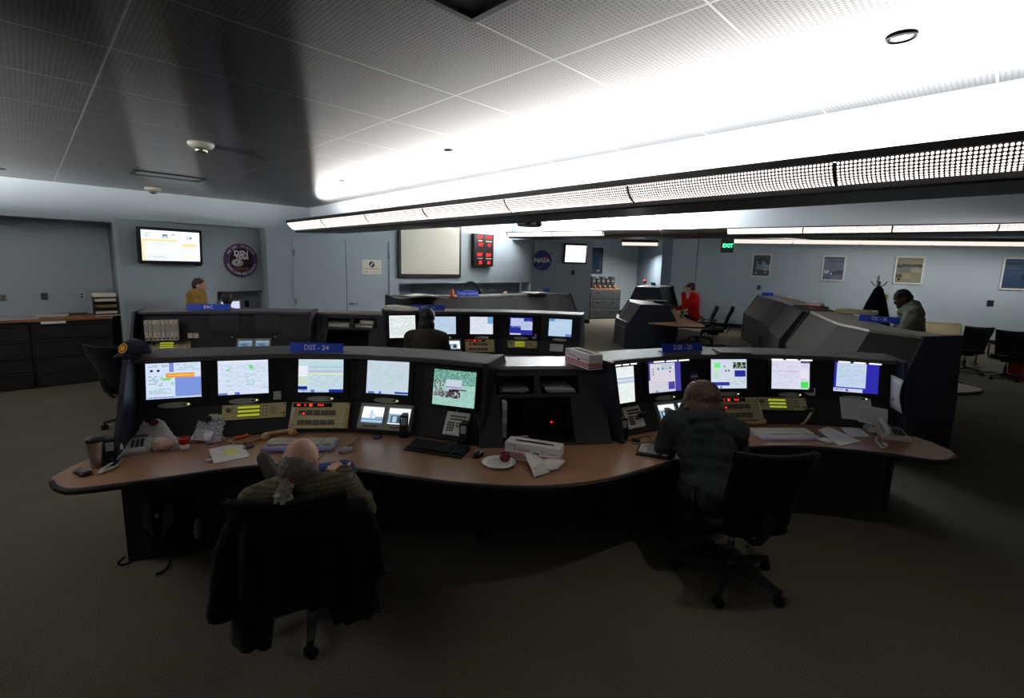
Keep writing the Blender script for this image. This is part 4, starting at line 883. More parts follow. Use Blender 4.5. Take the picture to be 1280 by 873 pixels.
# notice on door
mt, w_, h_ = wframe(WB(0, 0, .035), WB(5, 0, .035), 452.5, 325, 476.5, 343, .004)
t = thing('door_notice', 'white notice with a round dark emblem on the right door', 'notice', mt)
MB((226, 220, 206)).box((0, h_/2, 0), (w_, h_, .004)).build('sheet', 'paper', t)
b = MB(); disc(b, h_*.22, .003, (40, 38, 40), c=(0, h_*.68)); disc(b, h_*.1, .004, (170, 166, 160), c=(-.02, h_*.62)); disc(b, h_*.08, .004, (180, 176, 170), c=(.02, h_*.75)); b.build('emblem', 'paper', t)
b = MB(); b.rect(-w_*.4, h_*.36, w_*.4, h_*.40, .003, (150, 130, 100)); b.rect(-w_*.1, h_*.14, w_*.38, h_*.17, .003, (180, 172, 160)); disc(b, h_*.07, .003, (196, 170, 90), c=(-w_*.27, h_*.17)); b.build('printed_lines', 'paper', t)
# NASA emblem on the center wall and its TV
N0, N1 = V((.55, 17.6, 0)), V((2.86, 18.1, 0))
def meatball(t, R, z0=.008, font=.62):
    b = MB(); b.lathe([(R, 0), (R, z0)], 44, (38, 40, 120)); disc(b, R*.995, z0+.0005, (38, 40, 120)); b.build('blue_disc', 'satin', t)
    b = MB(); c = [(1.16*R*cos(a)*.62-.0, .3*R*sin(a)*.9) for a in [2*pi*i/40 for i in range(40)]]
    el = [V((x*cos(.9)-y*sin(.9), x*sin(.9)+y*cos(.9)-.12*R, z0+.002)) for x, y in c]; b.tube(el+[el[0]], R*.014, (190, 186, 215), n=5)
    rn = random.Random(2)
    for i in range(14):
        a, q = rn.uniform(0, 6.28), R*rn.uniform(.3, .92); disc(b, R*.02, z0+.0016, (220, 220, 240), 6, (q*cos(a), q*sin(a)))
    b.build('orbit_and_stars', 'paper', t)
    b = MB(); b.add([(-R*.95, -.28*R, z0+.003), (-.1*R, R*.1, z0+.003), (R*1.3, R*.98, z0+.003), (.35*R, R*.15, z0+.003), (R*.55, -.02*R, z0+.003), (-.15*R, -.05*R, z0+.003)], [(0, 5, 1), (5, 4, 3, 1), (1, 3, 2)], (200, 40, 48)); b.build('red_vector', 'paper', t)
    text('NASA', R*font, (244, 242, 246), T(0, 0, z0+.005), bold=R*.02, sx=1.02).build('lettering', 'paper', t)
mt, w_, h_ = wframe(N0, N1, 668, 313, 686.5, 338.5, .02)
t = thing('wall_emblem', 'round blue emblem with white letters and red swoosh on the far center wall', 'emblem', mt @ T(0, h_/2, 0)); meatball(t, h_/2*.98)
mt, w_, h_ = wframe(N0, N1, 703.5, 305, 732.5, 330, .1)
t = thing('television', 'small bright white television on the far center wall', 'television', mt @ RX(radians(6)))
MB((22, 26, 36)).box((0, h_/2, -.04), (w_, h_, .08), ch=.01).build('housing', 'satin', t)
o = screen_mb(w_-.11, h_-.12, *S['tv2']).build('screen', 'bright', t); o.location = (0, .06, .003)
MB((20, 20, 22)).box((0, h_/2, -.1), (.3, .3, .06)).build('wall_mount', 'satin', t)
mt, w_, h_ = wframe(N0, N1, 714.5, 338, 718, 344, .008)
one(MB((60, 66, 68)).box((0, h_/2, 0), (w_, h_, .02), ch=.003).box((0, h_*.5, .012), (w_*.3, h_*.3, .01), (40, 42, 44)), 'light_switch', 'satin', 'dark switch plate under the small far television', 'switch', mt)
# dark alcove poster
mt, w_, h_ = wframe((0, 22.7), (5, 22.7), 736, 310, 753.5, 342.5, .015)
t = thing('wall_poster', 'dark blue poster in the far alcove above the cabinet', 'poster', mt)
MB((12, 22, 44)).box((0, h_/2, 0), (w_, h_, .02)).build('sheet', 'satin', t)
b = MB(); b.add([(0, h_*.15, .0105), (w_*.3, h_*.2, .0105), (w_*.12, h_*.55, .0105), (w_*.3, h_*.62, .0105), (0, h_*.8, .0105), (-w_*.25, h_*.55, .0105), (-w_*.1, h_*.45, .0105), (-w_*.3, h_*.25, .0105)], [tuple(range(8))], (24, 62, 88)); b.rect(w_*.1, h_*.1, w_*.3, h_*.16, .011, (150, 160, 170)); b.build('printed_shape', 'paper', t)
# posters of the right wall
def poster(x0, y0, x1, y1, label, seed, cols, items):
    mt, w, h = wframe(A1, A2, x0, y0, x1, y1, .015)
    t = thing('framed_poster', label, 'poster', mt, 0, 'white framed posters on the right wall'); fwid = .05
    b = MB((205, 205, 200))
    for x, y, a, c in ((0, fwid/2, w, fwid), (0, h-fwid/2, w, fwid), (-(w-fwid)/2, h/2, fwid, h), ((w-fwid)/2, h/2, fwid, h)): b.box((x, y, .01), (a, c, .025))
    b.build('frame', 'satin', t); s = screen_mb(w-fwid*2, h-fwid*2, cols, items, seed); o = s.build('print', 'satin', t); o.location = (0, fwid, .008); return t
poster(939.5, 317.5, 964, 346.5, 'white framed poster with dark collage, nearest the exit sign', 3, (36, 42, 44), [('mosaic', 0, 0, 1, .3, 6, 3, [(40, 46, 46), (60, 66, 64), (24, 28, 30)]), (.2, .3, .75, .7, (100, 128, 140)), (.62, .45, 1, .75, (140, 150, 156)), (.3, .15, .5, .45, (14, 16, 18)), (.15, .82, .25, .9, (170, 170, 170)), (.7, .8, .82, .9, (150, 150, 160))])
poster(1027, 319.5, 1056.5, 351.5, 'white framed poster in lavender grey, second from the exit sign', 4, (98, 100, 122), [(0, 0, 1, .1, (70, 72, 90)), (.3, .16, 1, .24, (74, 78, 104)), (.05, .6, .3, .72, (180, 180, 186)), (.3, .66, .6, .8, (40, 42, 50)), (.36, .7, .46, .78, (190, 190, 196)), (.62, .58, 1, .78, (60, 62, 72)), (0, .8, .4, 1, (70, 90, 120))])
poster(1117.5, 320.5, 1154.5, 355.5, 'white framed poster with sandy landscape above the coat rack', 5, (126, 122, 96), [('lines', .05, .03, .95, .12, 2, (90, 90, 80), .6), ('mosaic', 0, .26, 1, .38, 14, 2, [(40, 42, 40), (60, 60, 54), (90, 92, 80)]), (0, .38, .55, .6, (104, 104, 96)), (.6, .42, 1, .58, (140, 140, 130)), (.02, .66, .25, .8, (70, 66, 54)), (.3, .64, .55, .84, (150, 140, 104)), (.1, .82, .2, .92, (40, 20, 24)), (.65, .8, 1, .98, (120, 128, 104))])
poster(1251, 322, 1300, 363, 'white framed dark blue poster at the right photo edge', 6, (38, 62, 92), [(.06, .12, .5, .2, (28, 40, 60)), (.1, .3, .5, .34, (60, 84, 110)), (.55, .55, .7, .7, (20, 30, 46)), ('lines', .1, .4, .5, .6, 3, (58, 84, 112), .5)])
# exit sign
ep = pd(909, 307.5, 14.5); t = thing('exit_sign', 'green lit EXIT sign hanging in front of the right wall', 'exit sign', ep)
MB((16, 22, 20)).box((0, 0, 0), (.36, .07, .40), ch=.01).build('housing', 'satin', t); MB((16, 60, 44)).box((0, -.037, -.0), (.31, .006, .2)).build('face', 'satin', t)
text('EXIT', .15, (60, 255, 170), T(0, -.042, .0) @ RX(pi/2), bold=.004).build('lettering', 'led', t)
b = MB((20, 24, 22)); b.tube([(0, 0, .2), (0, 0, ZC2-ep.z)], .015); b.build('hanger', 'satin', t)
# outlets and small plates
def plate(mt, w, h, label, col, name='wall_outlet', cat='outlet'):
    t = thing(name, label, cat, mt); MB(col).box((0, h/2, 0), (w, h, .012), ch=.003).build('cover_plate', 'satin', t)
    b = MB((40, 42, 46)); b.box((0, h*.68, .007), (w*.35, h*.2, .003)); b.box((0, h*.3, .007), (w*.35, h*.2, .003)); b.build('sockets', 'satin', t)
NB0, NB1 = WB(0, 0, .62), WB(5, 0, .62)
for x0, y0, x1, y1, c, lb in ((0, 368, 7.5, 377, (120, 120, 112), 'beige plate on the niche wall, at the left photo edge'), (52, 366.5, 59.5, 375, (70, 74, 90), 'dark violet plate on the niche wall, between two others'), (99, 365.5, 106, 374, (196, 192, 180), 'white-rimmed dark outlet on the niche wall nearest the papers stack')):
    mt, w_, h_ = wframe(NB0, NB1, x0, y0, x1, y1, .006); plate(mt, max(w_, .08), h_, lb, c)
for x0, y0, x1, y1, c, lb, nm in ((1233.5, 375.5, 1242, 383.5, (24, 26, 30), 'dark outlet on the right wall above the black chairs', 'wall_outlet'), (946, 357, 951, 362.5, (50, 60, 70), 'small dark plate on the right wall under the first poster', 'wall_outlet'), (1104.5, 368, 1110.5, 375, (140, 124, 90), 'small brass plate on the right wall beside the hanging coat', 'wall_outlet')):
    mt, w_, h_ = wframe(A1, A2, x0, y0, x1, y1, .006); plate(mt, w_, h_, lb, c, nm)
# projector
pj = pd(662, 280, 7.9); t = thing('projector', 'grey projector hanging from the ceiling under the bright soffit', 'projector', pj, .5)
MB((150, 150, 146)).box((0, 0, 0), (.34, .26, .09), ch=.025).build('body', 'satin', t)
b = MB((26, 26, 28)); b.tube([(0, 0, .045), (0, 0, ZC2-pj.z)], .02); b.box((0, 0, .07), (.16, .14, .04)); b.tube([(-.06, .05, .05), (0, 0, .2)], .012); b.tube([(.06, -.05, .05), (0, 0, .2)], .012); b.build('ceiling_mount', 'satin', t)
b = MB((20, 20, 22)); b.tube([(.08, -.12, 0), (.08, -.155, 0)], .035, n=16); b.build('lens', 'gloss', t)
b = MB((20, 20, 22)); b.box((-.1, -.131, 0), (.1, .006, .05)); b.build('vent', 'satin', t)
# ------------------------------------------------------------------ file cabinets in the left niche with wood top
for j in range(5):
    a0, a1 = 1.16-(j+1)*.98, 1.16-j*.98-.015
    c = WB((a0+a1)/2, 0, .29); t = thing('file_cabinet', ['dark lateral file cabinet beside the wall pier', 'dark lateral file cabinet second from the wall pier', 'dark lateral file cabinet third from the wall pier, at the left photo edge', 'dark lateral file cabinet', 'dark lateral file cabinet'][j], 'cabinet', c, pi/4, 'file cabinets in the niche')
    if j >= 3: bpy.data.objects.remove(t); continue
    W = a1-a0; MB((34, 35, 36)).box((0, .0, .51), (W, .56, 1.02)).build('body', 'satin', t)
    for k in range(4):
        d = MB((38, 39, 40)).box((0, -.288, .13+k*.245), (W-.05, .016, .225), ch=.004).build('drawer', 'satin', t)
        MB((16, 16, 17)).box((0, -.3, .13+k*.245+.09), (W-.12, .014, .022)).build('handle', 'satin', d)
mb = MB((150, 104, 70)); wallbox(mb, -1.9, 1.16, 1.025, 1.065, -.03, .6, (150, 104, 74)); one(mb, 'counter_top', 'matte', 'brown wood top along the file cabinets', 'counter top', None)
def onniche(x, y, z=1.066): return px(x, y, z)
def papers(at, rz, w, h, n, label, cols, name='paper_stack', thick=.012):
    t = thing(name, label, 'papers', at, rz); r = random.Random(len(label))
    for i in range(n): MB(cols[i % len(cols)]).box((r.uniform(-.01, .01), r.uniform(-.01, .01), thick*(i+.5)), (w, h, thick*.9), M=RZ(r.uniform(-.12, .12))).build('sheet', 'paper', t)
    return t
papers(onniche(18, 399), pi/4, .5, .3, 2, 'grey papers on the wood counter at the left photo edge', [(180, 180, 176), (160, 160, 158)])
papers(onniche(64, 395.5), pi/4, .4, .25, 2, 'greenish papers on the middle of the wood counter', [(160, 176, 160), (190, 192, 186)])
papers(onniche(90, 393.5), pi/4, .4, .25, 1, 'flat dark folder on the wood counter', [(70, 72, 74)], 'folder', .02)
papers(onniche(139, 394.5)+V((-.02, -.02, 0)), pi/4, .36, .1, 1, 'white paper slip at the right end of the wood counter', [(210, 200, 190)])
q_ = pl(132, 390, WB(0, 0, .24), WB(1, 0, .24)); bs = V((q_.x, q_.y, 1.067))
t = thing('letter_tray', 'black stacked letter tray full of papers beside the wall pier', 'tray', bs, pi/4)
for k in range(3):
    b = MB((20, 20, 22)); z = .02+k*.1; b.box((0, 0, z), (.3, .34, .012)); b.box((-.145, 0, z+.04), (.01, .34, .08)); b.box((.145, 0, z+.04), (.01, .34, .08)); b.box((0, .165, z+.04), (.3, .01, .08)); b.build('tray', 'satin', t)
    MB([(196, 190, 170), (120, 104, 60), (210, 206, 196)][k]).box((0, 0, z+.035), (.27, .33, .045)).build('papers', 'paper', t)
MB((214, 208, 190)).box((0, 0, .33), (.29, .33, .05)).build('papers', 'paper', t)
mb = MB((220, 220, 218)); mb.box((0, 0, 0), (.28, .012, .035)); t_ = wframe(WB(0, 0, -.05), WB(5, 0, -.05), 53.5, 402.5, 80, 405, 0)
one(mb, 'paper_label', 'paper', 'white paper strip taped to the edge of the wood counter', 'label', t_[0] @ T(0, .02, .0) @ RX(-pi/2))
# far cabinet and its load
t = thing('file_cabinet', 'tall dark drawer cabinet in the far alcove', 'cabinet', V((3.75, 19.95, 0)), .42)
MB((44, 46, 48)).box((0, .25, .6), (1.5, .6, 1.2)).build('body', 'satin', t)
for k in range(3):
    d = MB((50, 52, 54)).box((0, -.06, .22+.385*k), (1.44, .02, .36), ch=.006).build('drawer', 'satin', t)
    b = MB((150, 152, 150)); b.box((-.35, -.08, .33+.385*k), (.1, .02, .03)); b.box((.35, -.08, .33+.385*k), (.1, .02, .03)); b.build('handle', 'metal', d)
MB((140, 104, 76)).box((0, .25, 1.215), (1.56, .64, .03)).build('top', 'laminate', t)
for k in range(6):
    u = -.62+.23*k; c = V((3.75, 19.95, 0))+V((cos(.42)*u-sin(.42)*.35, sin(.42)*u+cos(.42)*.35, 1.231))
    b = MB((22, 22, 24)); b.box((0, 0, .21+.03*(k % 2)), (.2, .22, .42+.06*(k % 2)), ch=.01); b.box((0, -.112, .3), (.1, .006, .06), (90, 84, 70))
    one(b, 'equipment_box', 'satin', 'black box in the row on the far alcove cabinet', 'box', c, .42, 'black boxes on the far cabinet')
for k in range(5):
    u = -.45+.24*k; c = V((3.75, 19.95, 0))+V((cos(.42)*u-sin(.42)*.08, sin(.42)*u+cos(.42)*.08, 1.231))
    one(MB((92, 66, 46)).lathe([(.05, 0), (.06, .06), (.045, .12), (.03, .14)], 12), 'jar', 'satin', 'small brown jar in front of the black boxes', 'jar', c, 0, 'brown jars on the far cabinet')
# ------------------------------------------------------------------ chairs
def office_chair(name, label, at, rz, group='black office chairs', arms=True, padcol=(60, 60, 62), back_w=(.40, .50), col=(15, 15, 16), seat_z=.47, tilt=.14, phi=.3):
    t = thing(name, label, 'chair', V((at[0], at[1], 0)), rz, group)
    b = MB((40, 40, 42))
    for k in range(5):
        a = 2*pi*k/5+phi; e = V((cos(a), sin(a), 0)); q = V((-sin(a), cos(a), 0))
        b.loft([[e*r+q*w+V((0, 0, z)) for w, z in ((-ww, zl), (ww, zl), (ww*.8, zh), (-ww*.8, zh))] for r, ww, zl, zh in ((.03, .035, .08, .135), (.2, .026, .085, .125), (.34, .017, .08, .1))])
    b.lathe([(.045, .075), (.05, .1), (.045, .15), (.03, .16)], 16); base = b.build('star_base', 'satin', t)
    for k in range(5):
        a = 2*pi*k/5+phi; e = V((cos(a), sin(a), 0))*.33; w = MB((12, 12, 13)); R_ = RZ(a+.7)
        for sx in (-.016, .016): w.tube([V((sx-.009, 0, .03)), V((sx+.009, 0, .03))], .03, n=14, M=T(*e) @ R_)
        w.tube([e+V((0, 0, .03)), e+V((0, 0, .09))], .009); w.box((0, -.006, .052), (.05, .04, .014), M=T(*e) @ R_); w.build('caster', 'satin', base)
    c = MB((70, 70, 72)); c.tube([(0, 0, .13), (0, 0, .28)], .024, (30, 30, 32)); c.tube([(0, 0, .27), (0, 0, seat_z-.09)], .014, (150, 150, 150)); c.build('gas_column', 'satin', t)
    m_ = MB((24, 24, 25)); m_.box((0, 0, seat_z-.075), (.2, .26, .05), ch=.012); m_.tube([(.1, .05, seat_z-.075), (.24, .06, seat_z-.08)], .006); m_.build('mechanism', 'satin', t)
    s = MB(col); rows = []
    for i in range(13):
        y = -.23+.48*i/12; row = []
        for j in range(13):
            u = -1+2*j/12; hw = .255*(1-.18*max(0, (i-8)/4)**2-.25*max(0, (2-i)/2)**2)
            z = seat_z-.02+.022*u*u-.045*max(0, (i-9)/3)**2+.02*max(0, (3-i)/3); row.append((u*hw, y, z))
        rows.append(row)
    s.sheet(rows, .06); s.build('seat', 'cloth', t, sub=0)
    bk = MB(col); rows = []
    for i in range(13):
        v = i/12; z = seat_z+.06+v*.5; w = (back_w[0]+(back_w[1]-back_w[0])*v)/2
        if i == 12: pass
        row = []
        for j in range(11):
            u = -1+2*j/10; y = -.235-tilt*.9*v-.03*sin(pi*min(1, v*1.3))*-1-.045*(1-u*u); 
            row.append((u*w, y, z+(.012*u*u if v > .9 else 0)))
        rows.append(row)
    bk.sheet(rows, .035); bo = bk.build('backrest', 'cloth', t)
    sp = MB((26, 26, 28)); sp.loft([[(sx*.03, y-.02*(k == 0), z) for k, sx in ((0, -1), (0, 1), (1, 1), (1, -1))] for y, z in ((-.1, seat_z-.08), (-.26, seat_z-.06), (-.335, seat_z+.05), (-.36, seat_z+.2))]); sp.build('back_support', 'satin', t)
    if arms:
        for sx in (-1, 1):
            a = MB((26, 26, 28)); a.tube([(sx*.1, 0, seat_z-.07), (sx*.27, 0, seat_z-.05), (sx*.295, -.01, seat_z+.05), (sx*.295, -.01, seat_z+.2)], [.016, .016, .018, .02]); ao = a.build('armrest', 'satin', t)
            p = MB(padcol if sx > 0 else (40, 40, 42)); p.prism([(sx*.31+.04*cos(q_)*(.9), .05+.12*sin(q_)) for q_ in [2*pi*i/18 for i in range(18)]], seat_z+.2, seat_z+.225); p.build('arm_pad', 'satin', ao)
    return t
CH2 = office_chair('office_chair', 'black office chair behind the seated woman, one arm pad painted pale as sheen', (1.5, 3.0), .06, padcol=(190, 192, 194), back_w=(.40, .50))  # sheen on the right arm pad is put into its pale colour
CH1 = office_chair('office_chair', 'black office chair under the ponytailed man, draped with a jacket', (-1.12, 2.56), .25, seat_z=.44, tilt=.36, phi=-pi/2+.1)
office_chair('office_chair', 'black office chair behind the left end of the front console', (-4.55, 5.72), -.25)
ec_ = office_chair('office_chair', 'empty black office chair nearest the brown worktop, right of the narrow console', (5.25, 12.6), 1.15)
office_chair('office_chair', 'black office chair carrying the man in red', (5.62, 14.3), 1.3)
office_chair('office_chair', 'black office chair at far right, nearer the beige seat', (10.0, 10.55), -.35)
office_chair('office_chair', 'black office chair at far right with high wide back, in front of the red bin', (10.2, 9.85), -.75)
office_chair('office_chair', 'black office chair under the dark-haired woman at DSS - 14', (-1.05, 6.1), 0)
office_chair('office_chair', 'black office chair behind the supervisor console', (-.1, 13.0), 2.4)
# lounge chair
t = thing('lounge_chair', 'beige upholstered wooden-armed lounge seat by the right wall', 'chair', V((10.75, 12.1, 0)), -.3)
MB((176, 160, 126)).box((0, .02, .38), (1.15, .62, .16), ch=.05).build('seat_cushion', 'cloth', t)
MB((172, 156, 122)).box((0, .34, .66), (1.15, .16, .5), M=RX(-.0), ch=.05).build('back_cushion', 'cloth', t)
for sx in (-1, 1):
    b = MB((150, 96, 56)); X = sx*.64
    b.tube([(X, -.32, 0), (X, -.3, .6), (X, -.2, .63), (X, .36, .6), (X, .42, 0)], .028); b.build('wooden_arm', 'laminate', t)
MB((90, 60, 40)).box((0, .05, .27), (1.25, .66, .06)).build('frame', 'laminate', t)
# bin
bn = px(1277, 474, 0); t = thing('waste_bin', 'red plastic bin on the carpet at the far right', 'bin', bn)
b = MB((168, 22, 26)); b.loft([[(x*k, y*k, z) for x, y in ((-.2, -.16), (.2, -.16), (.2, .16), (-.2, .16))] for k, z in ((.8, 0), (1, .55), (1.06, .55), (1.06, .58), (.96, .58), (.78, .03))]); b.build('body', 'satin', t)
MB((190, 150, 150)).box((0, -.166, .3), (.16, .006, .06), M=RX(-.06)).build('sticker', 'paper', t)
# coat rack with dark coat
cp = pd(1100, 352, 8.9); cb = V((cp.x, cp.y, 0))
t = thing('coat_rack', 'thin metal coat rack carrying a dark coat near the standing man', 'coat rack', cb)
b = MB((90, 92, 94)); b.tube([(0, 0, .03), (0, 0, cp.z)], .014)
for k in range(4): b.tube([(0, 0, .05), (.28*cos(k*pi/2), .28*sin(k*pi/2), .015)], .013)
b.build('pole', 'metal', t)
for k in range(5):
    a = 2*pi*k/5; b = MB((90, 92, 94)); b.tube([(0, 0, cp.z-.1), (.09*cos(a), .09*sin(a), cp.z-.06), (.13*cos(a), .13*sin(a), cp.z+.0)], .008); b.build('hook', 'metal', t)
b = MB((210, 210, 205)); b.box((-.05, -.02, cp.z+.03), (.02, .03, .15), M=None); b.build('hanger_tag', 'paper', t)
cz = cp.z-.08; sc_ = [(.02, cz), (.07, cz-.05), (.16, cz-.3), (.23, cz-.55), (.29, cz-.85), (.31, cz-1.0), (.26, cz-1.0)]
b = MB((14, 16, 28)); rows = []
for r, z in sc_: rows.append([(r*(1+.1*sin(5*a))*cos(a), -.1*0+r*.75*(1+.1*sin(5*a+1))*sin(a), z) for a in [2*pi*i/28 for i in range(28)]])
b.loft(rows, smooth=True); one(b, 'coat', 'cloth', 'dark navy coat hanging on the coat rack', 'coat', cb)
# ------------------------------------------------------------------ people
def ori(lat, f, u): return MX(((lat.x, f.x, u.x, 0), (lat.y, f.y, u.y, 0), (lat.z, f.z, u.z, 0), (0, 0, 0, 1)))
def person(label, at, yaw, J, skin, vox=.009, clothes=(), hair=None, hands=None, group=None):
    """J: joints in the person's own frame (x right, y forward, z up) relative to the floor point under the body"""
    root = thing('person', label, 'person', V((at[0], at[1], at[2] if len(at) > 2 else 0)), yaw, group)
    J = {k: V(v) for k, v in J.items()}
    c, hf = J['head'], J['hf'].normalized(); hu = J['hu']; hu = (hu-hf*hu.dot(hf)).normalized(); hl = hf.cross(hu)
    HM = ori(hl, hf, hu); at_ = lambda l, f, u: c+hl*l+hf*f+hu*u
    lat = (J['shR']-J['shL']).normalized(); sp = (J['chest']-J['pelvis']).normalized(); tf = sp.cross(lat).normalized(); tf = -tf if tf.dot(hf) < -.9 else tf
    TM = ori(lat, lat.cross(sp)*-1, sp)
    def torso(g, g2=0):
        p, q = J['pelvis'], J['chest']; L = []
        for t, w, d in ((0, .165, .125), (.25, .15, .115), (.5, .148, .112), (.75, .165, .115), (1.0, .175, .11), (1.2, .15, .095)):
            L.append(ell(p.lerp(q, t), (w+g, d+g, .13), TM))
        for s in 'LR':
            L.append(cap(q+(J['neck']-q)*.75, J['sh'+s], .07+g, .062+g))
        return L
    def arm(s, g): return [cap(J['sh'+s], J['el'+s], .058+g, .043+g), cap(J['el'+s], J['wr'+s], .042+g, .03+g)]
    def leg(s, g, full=True): return [cap(J['hip'+s], J['kn'+s], .085+g, .058+g), cap(J['kn'+s], J['an'+s], .055+g, .04+g)]
    B = torso(0)+arm('L', 0)+arm('R', 0)+leg('L', 0)+leg('R', 0)
    B += [cap(J['neck'], at_(0, -.015, -.07), .058, .055), ell(c, (.076, .098, .1), HM), ell(at_(0, .03, -.06), (.06, .064, .07), HM), ell(at_(0, .07, -.1), (.032, .026, .024), HM), ell(at_(0, .098, -.032), (.013, .018, .02), HM),
          cap(at_(0, .088, .0), at_(0, .1, -.035), .009, .012), ell(at_(0, .085, .022), (.05, .014, .012), HM), ell(at_(0, .088, -.068), (.024, .012, .01), HM), ell(at_(.036, .07, -.03), (.024, .02, .022), HM), ell(at_(-.036, .07, -.03), (.024, .02, .022), HM)]
    for s in (-1, 1): B += [ell(at_(s*.077, -.008, -.012), (.011, .021, .033), HM)]
    for s in 'LR':
        hd = (hands or {}).get(s); w = J['wr'+s]
        d = V(hd[0]).normalized() if hd else (w-J['el'+s]).normalized(); nn = V(hd[1]) if hd else V((0, 0, 1)); nn = (nn-d*nn.dot(d)).normalized(); curl = hd[2] if hd else .35
        la_ = d.cross(nn)*(1 if s == 'R' else -1)
        PM = ori(la_, d, nn); B += [ell(w+d*.05, (.042, .055, .016), PM), cap(w, w+d*.03, .026, .027)]
        for i, (ln, off) in enumerate(((.9, -.031), (1.03, -.0105), (1.0, .0105), (.8, .03))):
            p = w+d*(.092-.004*abs(i-1.2))-la_*off; spread = (-la_*off*3.2); dd = (d+spread).normalized(); a = curl*.5
            for k, seg in enumerate((.042, .027, .021)):
                dv = dd*cos(a)-nn*sin(a); q = p+dv*seg*ln; B.append(cap(p, q, .0095-.0008*k, .0088-.0008*k, n=8)); p = q; a += curl
        p = w+d*.03+la_*.034; dv = (la_*.75+d*.75-nn*.25).normalized()
        q = p+dv*.042; B += [cap(w+d*.02+la_*.015, p, .015, .013, n=8), cap(p, q, .0115, .0105, n=8), cap(q, q+(dv+d*.5-nn*.3).normalized()*.03, .0105, .009, n=8)]
        if 'to'+s in J: B += [cap(J['an'+s], J['to'+s], .04, .03)]
    fuse(B, 'body', 'skin', root, vox, 4, colfn=lambda co: skin)
    e = MB((235, 230, 225))
    for s in (-1, 1):
        p = at_(s*.031, .083, .002); e.ball(p, .0115, n=10, m=7); e.ball(p+hf*.006, .0065, (40, 28, 20), n=8, m=6)
    e.build('eyes', 'gloss', root)
    for cl in clothes:
        nm, kind, g, colf, mat, disp = cl[:6]
        cf = colf if callable(colf) else (lambda co, q=colf: q); P = []
        if 'torso' in kind: P += torso(g)
        if 'arms' in kind: P += arm('L', g*.9)+arm('R', g*.9)
        if 'upper' in kind:
            for s in 'LR': P += [cap(J['sh'+s], J['sh'+s].lerp(J['el'+s], .75), .06+g, .05+g)]
        if 'legs' in kind:
            P += leg('L', g)+leg('R', g)+[ell(J['pelvis'], (.165+g, .13+g, .12), TM)]
        if 'hood' in kind:
            nk = J['neck']; P += [ell(nk-hf*.075+V((0, 0, .01)), (.155, .085, .075), HM), ell(nk-hf*.125-V((0, 0, .06)), (.135, .06, .095), HM), cap(nk-hl*.1, nk-hl*.08+hf*.08-V((0, 0, .03)), .045, .035), cap(nk+hl*.1, nk+hl*.08+hf*.08-V((0, 0, .03)), .045, .035)]
        if 'collar' in kind:
            nk = J['neck']; P += [ell(nk+V((0, 0, .005)), (.088, .085, .045), HM)]
        if 'bag' in kind:      # loose hem over the hips
            P += [ell(J['pelvis']+V((0, 0, .02)), (.19+g, .15+g, .14), TM)]
        if 'shoeL' in kind or 'shoeR' in kind:
            s = kind[4]; a, b = J['an'+s], J['to'+s]; P = [cap(a, a.lerp(b, .3), .047, .047), cap(a.lerp(b, .2), b, .046, .04), ell(a.lerp(b, .5), (.045, .045, .04))]
        if 'shirtv' in kind: P = [ell(J['chest']+tf*0+V((0, 0, 0)), (.12, .118+g, .2), TM)]
        fuse(P, nm, mat, root, vox if vox > .008 else .009, 5, disp, .09, cf, seed=len(label))
    if hair: hair(root, c, hl, hf, hu, HM, at_, J)
    return root, J, at_
SIT = dict(pelvis=(0, 0, .57), chest=(0, .0, .95), neck=(0, .01, 1.09), head=(0, .04, 1.24), hf=(0, 1, -.05), hu=(0, 0, 1), shL=(-.185, 0, 1.03), shR=(.185, 0, 1.03), elL=(-.25, .1, .78), elR=(.25, .1, .78), wrL=(-.17, .34, .78), wrR=(.17, .34, .78),
           hipL=(-.09, .02, .55), hipR=(.09, .02, .55), knL=(-.12, .44, .55), knR=(.12, .44, .55), anL=(-.12, .42, .1), anR=(.12, .42, .1), toL=(-.12, .58, .045), toR=(.12, .58, .045))
STAND = dict(pelvis=(0, 0, .95), chest=(0, .0, 1.3), neck=(0, .02, 1.45), head=(0, .05, 1.59), hf=(0, 1, -.1), hu=(0, 0, 1), shL=(-.19, 0, 1.4), shR=(.19, 0, 1.4), elL=(-.25, -.02, 1.13), elR=(.25, -.02, 1.13), wrL=(-.22, .14, .93), wrR=(.22, .14, .93),
             hipL=(-.09, 0, .92), hipR=(.09, 0, .92), knL=(-.1, .02, .5), knR=(.1, .02, .5), anL=(-.1, 0, .09), anR=(.1, 0, .09), toL=(-.12, .17, .04), toR=(.12, .17, .04))
def J_(base, **k): d = dict(base); d.update(k); return d
def cap_hair(col, parts, disp=.006, vox=.008, name='hair'):
    def h(root, c, hl, hf, hu, HM, at_, J):
        fuse([ell(at_(*p), r, HM) for p, r in parts], name, 'hair', root, vox, 4, disp, .03, lambda co: col)
    return h
